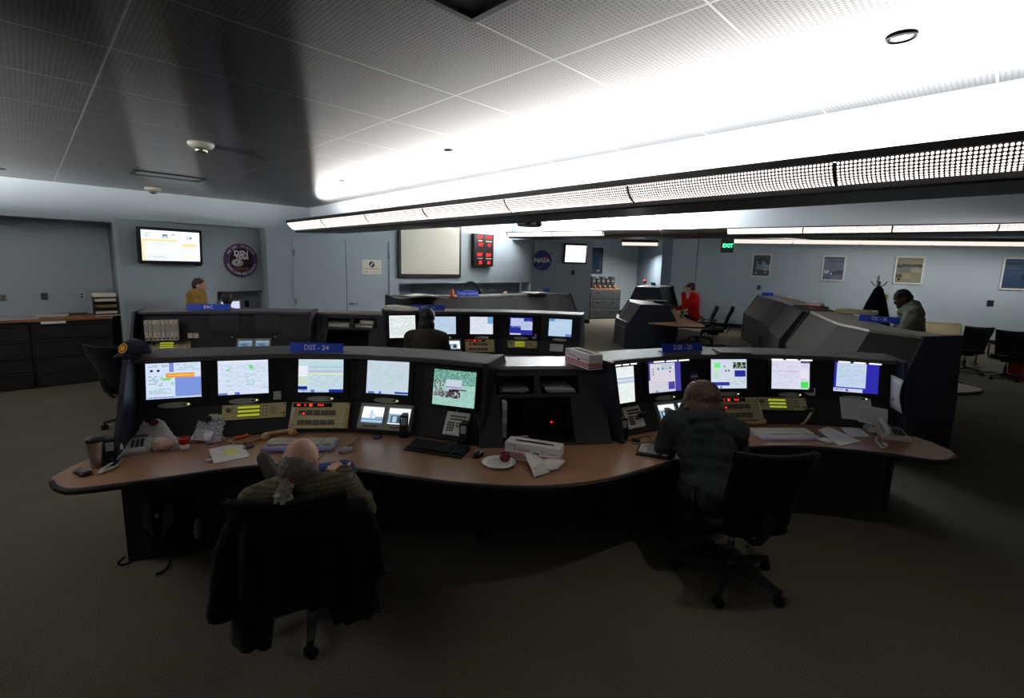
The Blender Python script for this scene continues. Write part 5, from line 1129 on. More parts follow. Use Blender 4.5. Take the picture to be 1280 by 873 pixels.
# ponytailed man in the striped sweater -----------------------------------
# frame: yaw .22 keeps him facing the desk; at = floor point under the hips
MY = .25
def stripes(co): return (104, 100, 80) if (sin(co.z*2*pi/.02+co.y*20) > -.2) else (78, 75, 60)
Jm = J_(SIT, pelvis=(0, .02, .57), chest=(.0, -.165, .835), neck=(.0, -.215, 1.015), head=(.0, -.195, 1.12), hf=(.38, 1, -.12), hu=(0, .0, 1), shL=(-.2, -.19, .925), shR=(.185, -.18, .94),
        elL=(-.31, .02, .74), elR=(.27, .0, .74), wrL=(-.14, .24, .66), wrR=(.16, .16, .88), hipL=(-.09, .05, .56), hipR=(.1, .05, .57), knL=(-.2, .47, .55), knR=(.13, .40, .79), anL=(-.2, .52, .1), anR=(-.25, .44, .74), toL=(-.22, .69, .05), toR=(-.33, .50, .87))
def pony_hair(root, c, hl, hf, hu, HM, at_, J):
    gc = lambda co: (104, 98, 88)
    fuse([ell(at_(0, -.022, -.034), (.084, .093, .076), HM), ell(at_(0, -.064, -.018), (.07, .05, .064), HM), ell(at_(0, -.05, -.08), (.06, .05, .045), HM)], 'hair', 'hair', root, .007, 3, .005, .02, gc)
    fuse([cap(at_(0, -.1, -.075), at_(.0, -.14, -.11), .026, .034), cap(at_(0, -.14, -.11), at_(.015, -.15, -.15), .034, .036), cap(at_(.015, -.15, -.15), at_(.0, -.15, -.185), .034, .02)], 'ponytail', 'hair', root, .006, 2, .016, .022, lambda co: (136, 130, 118))
    t = MB((176, 40, 36)); ring = [at_(.022*cos(a), -.102, -.078+.022*sin(a)) for a in [2*pi*i/12 for i in range(13)]]; t.tube(ring, .008); t.build('hair_tie', 'cloth', root)
    fuse([ell(at_(0, .06, -.1), (.058, .05, .05), HM), ell(at_(0, .075, -.14), (.04, .035, .05), HM), ell(at_(.05, .03, -.08), (.02, .035, .05), HM), ell(at_(-.05, .03, -.08), (.02, .035, .05), HM)], 'beard', 'hair', root, .008, 3, .006, .02, lambda co: (150, 144, 134))
    g = MB((20, 20, 22))
    for s in (-1, 1): g.tube([at_(s*.082, -.02, .0), at_(s*.08, .05, .008), at_(s*.066, .1, .008)], .0025, n=6)
    g.tube([at_(.09, -.03, -.13), at_(.06, -.085, -.125), at_(0, -.1, -.125), at_(-.06, -.085, -.125), at_(-.09, -.02, -.13)], .006, n=6)
    g.build('glasses_and_cord', 'satin', root)
pm, Jp, _ = person('bald ponytailed man in striped sweater leaning back in the draped chair', (-1.03, 2.36), MY, Jm, (206, 160, 140), .006,
       [('sweater', 'torso arms', .024, stripes, 'cloth', .006), ('jeans', 'legs', .018, (64, 84, 130), 'cloth', .006), ('shoe', 'shoeL', 0, (52, 50, 46), 'satin', 0), ('shoe', 'shoeR', 0, (66, 64, 56), 'satin', 0)],
       pony_hair, hands=dict(R=((-.55, .8, .1), (-.1, -.45, .9), .25), L=((.7, .6, 0), (0, 0, 1), .4)))
# jacket draped over his chair
jr = thing('jacket', 'black jacket draped over the chair back of the ponytailed man', 'jacket', V((-1.03, 2.38, 0)), MY)
b = MB((7, 7, 8)); rows = []
prof = [(-.21, .78), (-.265, .90), (-.32, .945), (-.37, .95), (-.43, .925), (-.46, .86), (-.465, .75), (-.47, .64), (-.475, .53), (-.485, .44)]
for i, (y, z) in enumerate(prof):
    v = i/(len(prof)-1); row = []
    for j in range(25):
        u = -1+2*j/24; w = .26+.07*v; fold = .016*sin(u*13+v*2)*v+.01*sin(u*29)
        zz = z
        if i >= 7: zz -= (i-6)*.028*(1.0 if u < -.35 else (-1.2 if -.35 <= u < .35 else .15)*1.0)+(.0 if u < .8 else .03)
        yy = y+fold+(.16*abs(u)**3 if i > 3 else .1*abs(u)**3)
        row.append((u*w+.015*v, yy, zz-.05*abs(u)**3))
    rows.append(row)
b.sheet(rows, .022); b.build('back_panel', 'cloth', jr)
b = MB((8, 8, 9))
for sx in (-1, 1):
    b = MB((8, 8, 9)); b.tube(arc([(sx*.25, -.30, .88), (sx*.30, -.32, .77), (sx*.32, -.35, .62), (sx*.335, -.38, .47+.1*(sx > 0))], 4), [.05+.004*(i % 3) for i in range(13)], n=10); b.build('sleeve', 'cloth', jr)
b = MB((9, 9, 10)); b.tube(arc([(-.16, -.32, .945), (-.08, -.4, .965), (.02, -.42, .965), (.12, -.39, .965), (.18, -.31, .94)], 4), .024, n=8); b.build('collar', 'cloth', jr)
# woman in the hooded sweater --------------------------------------------
Jw = J_(SIT, pelvis=(.03, -.02, .58), chest=(-.02, .12, .90), neck=(-.03, .19, 1.03), head=(-.03, .25, 1.165), hf=(-.3, 1, -.22), hu=(0, .1, 1), shL=(-.21, .15, .98), shR=(.175, .13, .97), elL=(-.27, .22, .74), elR=(.25, .25, .74), wrL=(-.22, .44, .79), wrR=(.14, .48, .80), knL=(-.13, .42, .58), knR=(.14, .44, .58), anL=(-.17, .3, .1), anR=(.15, .42, .1), toL=(-.2, .45, .045), toR=(.17, .58, .045))
def bob(root, c, hl, hf, hu, HM, at_, J):
    fuse([ell(at_(0, -.012, .01), (.124, .126, .118), HM), ell(at_(0, -.045, -.075), (.142, .098, .085), HM), ell(at_(-.1, .02, -.085), (.045, .065, .085), HM), ell(at_(.1, .02, -.085), (.045, .065, .085), HM)], 'hair', 'hair', root, .008, 4, .006, .03, lambda co: (66, 47, 34))
person('woman with brown bobbed hair in dark hooded sweatshirt at the DSS - 25 console', (1.34, 3.08), -.16, Jw, (206, 160, 140), .009,
       [('hooded_sweatshirt', 'torso arms hood bag', .038, (46, 52, 53), 'cloth', .012), ('trousers', 'legs', .02, (24, 28, 44), 'cloth', .006), ('shoe', 'shoeL', 0, (30, 30, 32), 'satin', 0), ('shoe', 'shoeR', 0, (30, 30, 32), 'satin', 0)],
       bob, hands=dict(L=((.1, 1, -.05), (0, 0, 1), .25), R=((-.1, 1, -.05), (0, 0, 1), .25)))
# dark-haired woman, second row ------------------------------------------
def long_hair(root, c, hl, hf, hu, HM, at_, J):
    fuse([ell(at_(0, -.012, .012), (.092, .106, .104), HM), ell(at_(0, -.06, -.1), (.098, .07, .12), HM), ell(at_(0, -.08, -.23), (.1, .055, .12), HM), ell(at_(0, -.08, -.32), (.08, .045, .1), HM)], 'hair', 'hair', root, .01, 4, .006, .03, lambda co: (16, 14, 14))
pw_ = person('woman with long black hair seated at the DSS - 14 console', (-1.1, 6.15), .0, J_(SIT, head=(0, .08, 1.265), neck=(0, .04, 1.11)), (190, 140, 116), .012,
       [('top', 'torso arms', .02, (70, 64, 54), 'cloth', .006), ('trousers', 'legs', .02, (24, 26, 36), 'cloth', .004)], long_hair)
# man in the mustard jacket ----------------------------------------------
short = lambda col: cap_hair(col, [((0, -.02, .022), (.083, .1, .092)), ((0, -.05, -.03), (.078, .066, .07))])
person('man in mustard jacket standing in profile by the left wall', (-5.52, 8.45), -1.25, J_(STAND, hf=(.05, 1, -.3), head=(0, .06, 1.585)), (200, 150, 126), .012,
       [('jacket', 'torso arms bag collar', .045, (146, 114, 58), 'cloth', .012), ('trousers', 'legs', .02, (40, 40, 46), 'cloth', .006), ('shoe', 'shoeL', 0, (24, 22, 20), 'satin', 0), ('shoe', 'shoeR', 0, (24, 22, 20), 'satin', 0)], short((58, 38, 26)))
# person behind the EAC sign
person('seated person with short black hair behind the EAC sign', (-4.72, 8.0), .6, J_(SIT, pelvis=(0, 0, .62), chest=(0, 0, 1.04), shL=(-.185, 0, 1.12), shR=(.185, 0, 1.12), head=(0, .06, 1.385), neck=(0, .03, 1.21)), (170, 124, 100), .014,
       [('shirt', 'torso arms', .02, (50, 52, 60), 'cloth', .004), ('trousers', 'legs', .02, (30, 30, 34), 'cloth', .004)], short((20, 17, 16)))
office_chair('office_chair', 'black office chair behind the EAC sign', (-4.74, 7.97), .6)
# bald person behind the supervisor console
person('person seated behind the supervisor console, only the top of the head showing', (-.15, 12.95), 2.4+.1, J_(SIT, head=(0, .08, 1.29), neck=(0, .04, 1.12), hf=(0, 1, -.45)), (206, 160, 140), .014,
       [('shirt', 'torso arms', .02, (90, 96, 110), 'cloth', .004), ('trousers', 'legs', .02, (30, 30, 34), 'cloth', .004)], cap_hair((30, 24, 22), [((0, -.03, .0), (.082, .09, .085))]))
# man in red -------------------------------------------------------------
def cap_hat(root, c, hl, hf, hu, HM, at_, J):
    fuse([ell(at_(0, -.03, -.02), (.081, .085, .075), HM)], 'hair', 'hair', root, .01, 3, 0, .03, lambda co: (50, 40, 34))
    fuse([ell(at_(0, -.005, .045), (.09, .106, .075), HM), ell(at_(0, .1, .045), (.07, .075, .012), HM)], 'cap', 'cloth', root, .009, 2, 0, .03, lambda co: (60, 58, 54))
pr_ = person('man in red jacket and dark cap seated on the phone', (5.3, 14.15), 1.2, J_(SIT, pelvis=(0, 0, .62), chest=(0, .03, 1.04), neck=(0, .07, 1.2), head=(0, .13, 1.36), hf=(.15, 1, -.15), shL=(-.19, .04, 1.13), shR=(.19, .04, 1.13), elL=(-.27, .22, .9), wrL=(-.1, .28, 1.2), elR=(.27, .2, .88), wrR=(.15, .42, .8), hipL=(-.09, .02, .6), hipR=(.09, .02, .6)), (206, 160, 142), .012,
       [('red_jacket', 'torso arms collar', .035, (196, 30, 28), 'cloth', .01), ('trousers', 'legs', .02, (36, 38, 44), 'cloth', .005)], cap_hat, hands=dict(L=((.25, -.1, 1), (0, -1, 0), .5)))
# standing man at right --------------------------------------------------
def curly(root, c, hl, hf, hu, HM, at_, J):
    fuse([ell(at_(0, -.015, .025), (.086, .1, .095), HM), ell(at_(0, -.05, -.02), (.08, .07, .075), HM)], 'hair', 'hair', root, .009, 3, .006, .02, lambda co: (22, 18, 16))
    fuse([ell(at_(0, .065, -.098), (.05, .042, .034), HM), ell(at_(0, .09, -.055), (.028, .014, .008), HM)], 'beard', 'hair', root, .008, 3, .003, .02, lambda co: (24, 19, 17))
pb_ = person('bearded man in grey-green jacket standing behind the right console, looking down', (5.8, 7.05), 1.05, J_(STAND, pelvis=(0, -.05, .98), chest=(0, .0, 1.34), neck=(0, .06, 1.5), head=(0, .13, 1.64), hf=(.1, 1, -.55), shL=(-.21, .0, 1.44), shR=(.21, 0, 1.44), elL=(-.29, .1, 1.17), elR=(.29, .08, 1.17), wrL=(-.2, .33, 1.08), wrR=(.2, .33, 1.08)), (104, 70, 52), .010,
       [('shirt', 'shirtv', .03, (16, 16, 18), 'cloth', .0), ('jacket', 'torso arms bag hood', .045, (112, 116, 106), 'cloth', .012), ('trousers', 'legs', .02, (30, 30, 36), 'cloth', .006), ('shoe', 'shoeL', 0, (24, 22, 20), 'satin', 0), ('shoe', 'shoeR', 0, (24, 22, 20), 'satin', 0)], curly)

pb_[0].scale = (1.06,)*3; pr_[0].scale = (1.15,)*3; ec_.scale = (1.12,)*3; pw_[0].scale = (1.08,)*3
# ------------------------------------------------------------------ things on the front worktop
ZD_ = .7365
def dk(x, y, z=ZD_): return px(x, y, z)
def dirpx(x0, y0, x1, y1, z=ZD_): a, b = dk(x0, y0, z), dk(x1, y1, z); return atan2(b.y-a.y, b.x-a.x), (b-a).length
def keyboard(label, x0, y0, x1, y1, depth, body, keys, rest=None, rows=6, cols=18, group='computer keyboards'):
    """left and right front corners given as photo pixels"""
    a, b = dk(x0, y0), dk(x1, y1); rz = atan2(b.y-a.y, b.x-a.x); L = (b-a).length; n = V((-sin(rz), cos(rz), 0))
    t = thing('keyboard', label, 'keyboard', (a+b)/2+n*depth/2, rz, group)
    m = MB(body); m.loft([[(x, -depth/2, 0), (x, depth/2, 0), (x, depth/2, .032), (x, -depth/2+.02, .016), (x, -depth/2, .012)] for x in (-L/2, L/2)]); m.build('body', 'satin', t)
    k = MB(keys); y0_ = -depth/2+(.075 if rest else .02); dy = (depth/2-.012-y0_)/rows
    for r in range(rows):
        for c in range(cols):
            if c in (cols-4,) : continue
            if r == 0 and 4 <= c <= 8:
                if c != 6: continue
                w = 5
            else: w = 1
            x = -L/2+.012+(L-.024)*(c+.5)/cols; y = y0_+dy*(r+.5); z = .016+.016*(y+depth/2)/depth
            k.box((x, y, z+.004), ((L-.024)/cols*w*.86, dy*.82, .010), ch=.0)
    k.build('keys', 'satin', t)
    if rest:
        r_ = MB(rest); r_.prism([(-L/2, -depth/2+.06), (L/2, -depth/2+.06), (L/2+.002, -depth/2+.01), (L*.3, -depth/2-.012), (-L*.3, -depth/2-.012), (-L/2-.002, -depth/2+.01)], 0.001, .0175); r_.build('wrist_rest', 'satin', t)
    return t
keyboard('purple and grey keyboard in front of the ponytailed man', 325, 566, 415, 565, .19, (150, 148, 168), (196, 192, 170), (112, 104, 156))
keyboard('black keyboard on the worktop below the jungle photo monitor', 505, 563, 576, 574, .17, (18, 19, 22), (30, 32, 36))
keyboard('black keyboard with pale-edged keys left of the seated woman', 795, 569, 836, 576, .16, (20, 20, 22), (196, 198, 196), cols=14)
keyboard('light grey keyboard with lavender wrist rest right of the seated woman', 952, 551, 1027, 550.5, .2, (196, 198, 204), (222, 222, 214), (168, 164, 196))
def mouse(label, x, y, rz, col, cord=None, acc=None):
    t = thing('mouse', label, 'mouse', dk(x, y), rz, 'computer mice'); b = MB(col); rows = []
    for i in range(9):
        v = -1+2*i/8; w = .031*sqrt(max(0, 1-abs(v)**3)); hh = .034*(1-.55*v*v)*(1-.2*v)
        rows.append([(w*cos(a), .058*v, max(0, hh*sin(a))) for a in [pi*k/8 for k in range(9)]])
    b.loft(rows, smooth=True); b.build('shell', 'satin', t)
    m = MB(acc or (90, 90, 94)); m.box((0, .03, .027), (.006, .022, .014)); 
    if acc: m.box((-.018, .01, .028), (.008, .05, .006)); m.box((.018, .01, .028), (.008, .05, .006))
    m.build('wheel', 'satin', t)
    if cord: c = MB(col); inv = (T(*dk(x, y)) @ RZ(rz)).inverted(); c.tube(arc([inv @ p for p in cord], 5), .0025, (120, 116, 112) if col[0] > 90 else (20, 20, 20), n=6); c.build('cord', 'satin', t)
    return t
mouse('pale grey corded mouse beside the ponytailed man', 431.5, 564.5, -.5, (170, 170, 180), [dk(434, 558)+V((0, 0, .004)), dk(444, 552)+V((0, 0, .003)), dk(449, 546)+V((0, 0, .003)), dk(438, 543)+V((0, 0, .003)), dk(424, 542)+V((0, 0, .003))])
mouse('black mouse with silver stripes beside the white plate', 598, 570, -.35, (22, 22, 24), [dk(600, 563)+V((0, 0, .004)), dk(603, 557)+V((0, 0, .003)), dk(598, 555)+V((0, 0, .003))], acc=(170, 172, 174))
mouse('white mouse by the white papers on the right worktop', 1031, 552.5, .5, (200, 202, 206))
def speaker(label, x, y, rz, h=.165, w=.062):
    t = thing('desktop_speaker', label, 'speaker', dk(x, y), rz, 'small desktop speakers'); b = MB((18, 18, 20))
    b.loft([[(sx*w/2*k, yy+.02*(z > .05), z) for sx, yy in ((-1, -.02), (1, -.02), (.8, .06), (-.8, .06))] for k, z in ((.85, .02), (1, .04), (1, h-.02), (.85, h))]); b.build('cabinet', 'satin', t)
    g = MB((168, 170, 172)); g.box((0, -.004, h*.60), (w*.72, .012, h*.60), M=T(0, .0, 0), ch=.004); g.build('grille', 'satin', t)
    k = MB((26, 26, 28)); k.tube([(0, -.03, .035), (0, -.018, .035)], .012); k.build('volume_knob', 'satin', t)
    s = MB((18, 18, 20)); s.prism([(.05*cos(a)*.9, .01+.045*sin(a)) for a in [2*pi*i/16 for i in range(16)]], 0, .012); s.box((0, .01, .02), (.03, .03, .03)); s.build('stand', 'satin', t); return t
speaker('small black speaker with silver front beside the right video monitor of DSS - 24', 505, 546, .05)
speaker('small black speaker with silver front beside the black keyboard', 579, 557, -.1)
speaker('small black speaker at the left end of the DSS - 25 worktop', 779, 549, .3)
speaker('small black speaker between keypad panel and the seated woman', 837, 537, .2)
speaker('dark desktop speaker beside the steel travel mug', 139, 581, .7)
# blue puck
t = thing('puck', 'small round dark blue puck reflecting on the worktop', 'puck', dk(472, 547.5)); MB((40, 46, 110)).lathe([(.032, 0), (.034, .008), (.026, .014), (.006, .017)], 20).build('body', 'gloss', t); MB((20, 22, 50)).lathe([(.012, .015), (.01, .02), (.002, .022)], 12).build('cap', 'gloss', t)
# phones with coiled cords
def telephone(label, x, y, rz, cordpx, col=(202, 200, 192), flip=1):
    at = dk(x, y); t = thing('telephone', label, 'telephone', at, rz, 'desk telephones'); b = MB(col)
    b.loft([[(sx, yy, z) for sx, yy, z in ((X, -.11, 0), (X, .11, 0), (X, .11, .065), (X, -.11, .022))] for X in (-.1, .1)]); b.build('base', 'satin', t)
    k = MB((60, 60, 62)); M_ = T(0, 0, .045) @ RX(atan2(.043, .22))
    for r in range(4):
        for c in range(3): k.box((.0+.026*c, -.05+.026*r, .003), (.018, .016, .008), None, M_)
    for c in range(5): k.box((-.01+.02*c, .068, .003), (.014, .014, .006), (120, 118, 112), M_)
    k.box((.03, .09, .002), (.1, .018, .004), (60, 66, 60), M_); k.build('keypad', 'satin', t)
    h = MB(col); h.tube(arc([(-.065*flip, -.105, .045), (-.065*flip, -.085, .075), (-.065*flip, 0, .09), (-.065*flip, .085, .1), (-.065*flip, .105, .075)], 4), [.02+.006*(1 if i < 4 or i > 12 else 0) for i in range(17)], n=10); h.build('handset', 'satin', t)
    inv = (T(*at) @ RZ(rz)).inverted(); pts = arc([inv @ (dk(a, b_)+V((0, 0, .012))) for a, b_ in cordpx], 16); c = MB(col); out = []
    for i, p in enumerate(pts): out.append(p+V((.009*cos(i*1.9), .009*sin(i*1.9), .009*sin(i*1.9+1))))
    c.tube(out, .0045, n=6); c.build('coiled_cord', 'satin', t); return t
telephone('beige desk telephone at the left end beside the plastic bags', 167, 562, .55, [(152, 578), (146, 585), (135, 590), (126, 592), (130, 588), (141, 581), (150, 572), (152, 566)])
telephone('beige desk telephone at the right end, beside the wall-mounted sheet', 1116, 546, -.35, [(1104, 556), (1108, 559), (1103, 561.5), (1097, 557), (1094, 552), (1097, 549)])
# steel travel mug
t = thing('travel_mug', 'tall brushed steel travel mug at the left end of the worktop', 'mug', dk(122, 584))
MB((176, 172, 166)).lathe([(.031, 0), (.033, .005), (.042, .165), (.043, .17)], 28).build('body', 'metal', t); MB((40, 40, 42)).lathe([(.045, .168), (.046, .185), (.04, .196), (.01, .198)], 28).build('lid', 'satin', t)
# small black phone
t = thing('mobile_phone', 'small black and silver mobile phone at the left tip of the worktop', 'phone', dk(104, 593), -.35)
MB((22, 22, 24)).box((0, 0, .012), (.11, .055, .024), ch=.008).build('body', 'satin', t); MB((120, 122, 120)).box((.012, 0, .025), (.05, .036, .003)).build('screen_window', 'gloss', t)
b = MB((150, 150, 148)); [b.box((-.034+.008*i, -.015+.01*j, .025), (.005, .006, .003)) for i in range(2) for j in range(4)]; b.build('buttons', 'satin', t)
# thin film bag with a reddish print and round fruit
t = thing('plastic_bag', 'crumpled white plastic bag with dark red print left of the cup', 'bag', dk(192, 552))
inv = T(*dk(192, 552)).inverted(); b = MB((215, 210, 206)); g = []
cor = [dk(162, 557), dk(214, 562), dk(228, 549), dk(206, 528)+V((0, .02, .12)), dk(164, 527)+V((0, .0, .14))]
q00, q10, q11, q01 = inv @ dk(163, 556), inv @ dk(226, 558), inv @ (dk(205, 530, .86)), inv @ (dk(166, 526, .86))
r_ = random.Random(8)
for i in range(11):
    row = []
    for j in range(13):
        u, v = j/12, i/10; p = (q00*(1-u)+q10*u)*(1-v)+(q01*(1-u)+q11*u)*v; p = p+V((0, 0, .045*sin(pi*u)*sin(pi*v)+r_.uniform(-.008, .012)+.012+.02*sin(u*9)*v)); row.append(p)
    g.append(row)
b.sheet(g, .004); b.build('film', 'paper', t)
b = MB((116, 30, 34)); n_ = [g[6][7]+V((.03*cos(a), .0+.018*sin(a), .022+.012*sin(a))) for a in [2*pi*i/14 for i in range(14)]]; b.add(n_, [list(range(14))]); b.tube(n_+[n_[0]], .004); b.build('red_print', 'paper', t)
t = thing('wrapped_bun', 'round peach-coloured bun wrapped in clear film, in front of the white bag', 'food', dk(205, 563))
fuse([ell((0, 0, .045), (.062, .05, .045))], 'bun', 'skin', t, .008, 3, .004, .04, lambda co: (222, 170, 130))
fuse([ell((-.005, 0, .047), (.072, .058, .05)), ell((-.07, .0, .03), (.05, .045, .03)), ell((.08, .03, .04), (.05, .05, .04))], 'film_wrap', 'plastic', t, .008, 2, .014, .03, lambda co: (220, 220, 220))
# red and white cup
t = thing('paper_cup', 'small white paper cup with red top band', 'cup', dk(231, 562))
MB((226, 220, 214)).lathe([(.026, 0), (.03, .045)], 24).build('cup_body', 'paper', t); MB((190, 36, 34)).lathe([(.031, .043), (.035, .078), (.036, .082), (.033, .082), (.028, .05)], 24).build('red_band', 'satin', t); MB((170, 60, 50)).lathe([(.03, .07), (.001, .071)], 20).build('contents', 'satin', t)
# clear zip bag with card
t = thing('zip_bag', 'clear plastic zip bag with white card leaning on the console face', 'bag', dk(260, 553)); inv = T(*dk(260, 553)).inverted()
q00, q10, q11, q01 = inv @ dk(241, 553), inv @ dk(276, 556), inv @ px(284, 527, .83), inv @ px(252, 517, .88); g = []
for i in range(9):
    row = []
    for j in range(9):
        u, v = j/8, i/8; p = (q00*(1-u)+q10*u)*(1-v)+(q01*(1-u)+q11*u)*v; row.append(p+V((r_.uniform(-.008, .008), -.03*sin(pi*u)*sin(pi*v), .02+.015*sin(u*7+v*3)+r_.uniform(-.002, .003))))
    g.append(row)
MB().sheet(g, .006).build('film', 'plastic', t)
c = MB((224, 222, 218)); a_ = [inv @ dk(238, 553), inv @ dk(262, 555), inv @ px(268, 540, .80), inv @ px(246, 536, .80)]; c.sheet([[a_[0]+V((0, 0, .02)), a_[1]+V((0, 0, .02))], [a_[3]+V((0, 0, .0)), a_[2]+V((0, 0, .0))]], .006); c.build('card', 'paper', t)
b = MB((110, 110, 170)); b.tube([inv @ (dk(256, 556)+V((0, 0, .012))), inv @ (dk(264, 556)+V((0, 0, .012)))], .01); b.build('blue_tip', 'satin', t)
# label strip on the console face
t = thing('paper_label', 'torn cream label stuck on the dark sloping face beside the zip bag', 'label', C24.fr(1, 'inst', .14, .13)); b = MB((206, 200, 176)); b.box((0, .02, 0), (.09, .03, .004)); b.box((-.035, .035, 0), (.06, .014, .004)); b.build('strip', 'paper', t)
# beige handset with coiled cord
t = thing('handset', 'beige telephone handset lying behind the purple keyboard', 'handset', dk(350, 545)); inv = T(*dk(350, 545)).inverted()
h = MB((200, 158, 112)); h.tube(arc([inv @ (dk(*p)+V((0, 0, .022))) for p in ((330, 551), (336, 546.5), (352, 543.5), (362, 542.5), (368, 545))], 4), [.026, .028, .028, .022, .018, .016, .016, .016, .016, .016, .016, .018, .02, .024, .026, .026, .024][:17], n=10); h.build('grip', 'satin', t)
c = MB((186, 150, 110)); pts = arc([inv @ (dk(*p)+V((0, 0, .012))) for p in ((331, 550), (318, 553), (300, 556), (286, 555), (277, 548), (276, 538))], 14); c.tube([p+V((.009*cos(i*1.7), .009*sin(i*1.7), .008*sin(i*1.7+1))) for i, p in enumerate(pts)], .006, n=6); c.build('coiled_cord', 'satin', t)
t = thing('handset', 'beige telephone handset lying right of the seated woman', 'handset', dk(940, 530)); inv = T(*dk(940, 530)).inverted()
h = MB((196, 168, 128)); h.tube(arc([inv @ (dk(*p)+V((0, 0, .022))) for p in ((922, 530), (928, 531), (940, 532), (950, 531.5), (955, 530))], 4), [.026, .028, .026, .02, .017, .016, .016, .016, .016, .016, .016, .018, .02, .024, .026, .026, .024], n=10); h.build('grip', 'satin', t)
h = MB((190, 160, 122)); h.tube([inv @ (dk(922, 530)+V((0, 0, .02))), inv @ (dk(914, 529)+V((0, 0, .012))), inv @ (dk(905, 530)+V((0, 0, .01)))], .008); h.build('cord', 'satin', t)
t = thing('handset', 'pale handset lying on the second row worktop at the right of DSS - 14', 'handset', px(672, 441, .737)); h = MB((206, 160, 120)); h.tube(arc([(-.12, 0, .03), (-.08, 0, .06), (0, .02, .045), (.08, .02, .06), (.13, 0, .03)], 4), .03, n=10); h.build('grip', 'satin', t)
b = MB((200, 170, 130)); b.tube([(-.1, .0, .02), (-.14, .05, .1), (-.15, .1, .24)], .012); b.build('cord', 'satin', t)
# orange screwdriver
a, b_ = dk(290, 551.5), dk(308, 546.5); rz = atan2(b_.y-a.y, b_.x-a.x); t = thing('screwdriver', 'orange-handled screwdriver inside the loop of the coiled cord', 'tool', (a+b_)/2+V((0, 0, .012)), rz)
h = MB((236, 92, 40)); h.tube([(-.03, 0, 0), (-.02, 0, 0), (.06, 0, 0), (.07, 0, 0)], [.007, .012, .012, .009], n=8); h.build('grip', 'satin', t); s = MB((180, 180, 180)); s.tube([(-.03, 0, 0), (-.12, .0, -.004)], .003); s.build('shaft', 'metal', t)
# papers on the worktop
def sheet_at(label, corners, col, lines=None, name='paper_sheet', z=ZD_, lift=0, n=1, group=None):
    P = [px(x, y, z+lift) for x, y in corners]; c = sum(P, V((0, 0, 0)))/4; t = thing(name, label, 'paper', c, 0, group); Q = [p-c for p in P]; b = MB(col)
    for i in range(n):
        k = .0016*i+.001; o = V((.006*i, -.004*i, k)); b.sheet([[Q[0]+o, Q[1]+o], [Q[3]+o, Q[2]+o]], .0014, smooth=False)
    b.build('sheet', 'paper', t)
    if lines:
        m = MB()
        for (u0, v0, u1, v1, cc) in lines:
            f = lambda u, v: Q[3].lerp(Q[2], u).lerp(Q[0].lerp(Q[1], u), v)+V((.006*(n-1), -.004*(n-1), .0016*n+.0016))
            m.quad(f(u0, v1), f(u1, v1), f(u1, v0), f(u0, v0), cc)
        m.build('print', 'paper', t)
    return t
tl = [(.1, .12+.1*i, .1+.25+.07*(i % 3), .14+.1*i, (190, 188, 186)) for i in range(7)]
sheet_at('white sheet with yellow highlighting left of the ponytailed man', [(267, 580), (313, 571), (302, 554), (261, 562)], (222, 218, 212), [(.36, .3, .75, .7, (226, 222, 130)), (.3, .2, .5, .25, (190, 190, 180))])
t = thing('lighter', 'small purple lighter beside the highlighted sheet', 'lighter', dk(312, 560), .9+pi/2); b = MB((96, 60, 130)); b.box((0, 0, .009), (.022, .06, .016), ch=.004); b.build('body', 'gloss', t); MB((180, 170, 160)).box((0, .036, .009), (.02, .014, .014)).build('metal_top', 'metal', t)
one(MB((226, 222, 214)).box((0, 0, .008), (.03, .022, .016), ch=.004), 'eraser', 'satin', 'tiny white eraser at the edge of the highlighted sheet', 'eraser', dk(261, 577), .3)
a, b_ = dk(262, 570), dk(266, 581); t = thing('pen', 'dark pen beside the highlighted sheet', 'pen', (a+b_)/2+V((0, 0, .005)), atan2(b_.y-a.y, b_.x-a.x)); MB((30, 30, 34)).tube([(-.06, 0, 0), (.05, 0, 0), (.065, 0, 0)], [.0045, .0045, .001]).build('barrel', 'satin', t); MB((150, 150, 150)).tube([(-.06, 0, .005), (-.02, 0, .007)], .0015).build('clip', 'metal', t)
# tissue boxes
def tissue_box(label, at, rz, L=.385, D=.125, Hb=.115, group='long white tissue boxes with red stripes'):
    t = thing('tissue_box', label, 'box', at, rz, group); MB((226, 224, 222)).box((0, 0, Hb/2), (L, D, Hb)).build('carton', 'paper', t)
    b = MB((176, 28, 40))
    for k in range(3): b.box((0, 0, .014+.014*k), (L+.001, D+.001, .008))
    b.build('red_stripes', 'paper', t)
    b = MB((40, 36, 34)); b.prism([(L*.36*(1 if abs(cos(a)) > 0 else 1)*max(-1, min(1, 1.3*cos(a))), .016*sin(a)) for a in [2*pi*i/20 for i in range(20)]], Hb, Hb+.0012); b.build('dispensing_slot', 'paper', t)
    b = text('Kimwipes', .03, (196, 60, 76), T(-.07, -D/2-.0012, Hb*.66) @ RX(pi/2)); text('KIMTECH', .017, (60, 60, 140), T(-.15, -D/2-.0012, Hb*.84) @ RX(pi/2), b); b.box((.03, -D/2-.0006, Hb*.52), (.04, .001, .012), (60, 60, 66)); b.box((L*.36, -D/2-.0006, Hb*.62), (.07, .001, .008), (190, 150, 160)); b.box((L*.2, -D/2-.0006, Hb*.68), (.03, .001, .03), (206, 204, 206)); b.build('lettering', 'paper', t); return t
r1, L1 = dirpx(631, 572, 699, 583); a = (dk(631, 572)+dk(699, 583))/2; n_ = V((-sin(r1), cos(r1), 0))
tissue_box('long white tissue box on the worktop behind the plate', a+n_*.06, r1, L=L1)
zt_ = 1.273; a, b_ = px(706, 452.5, zt_), px(738, 464.5, zt_); rz = atan2(b_.y-a.y, b_.x-a.x)
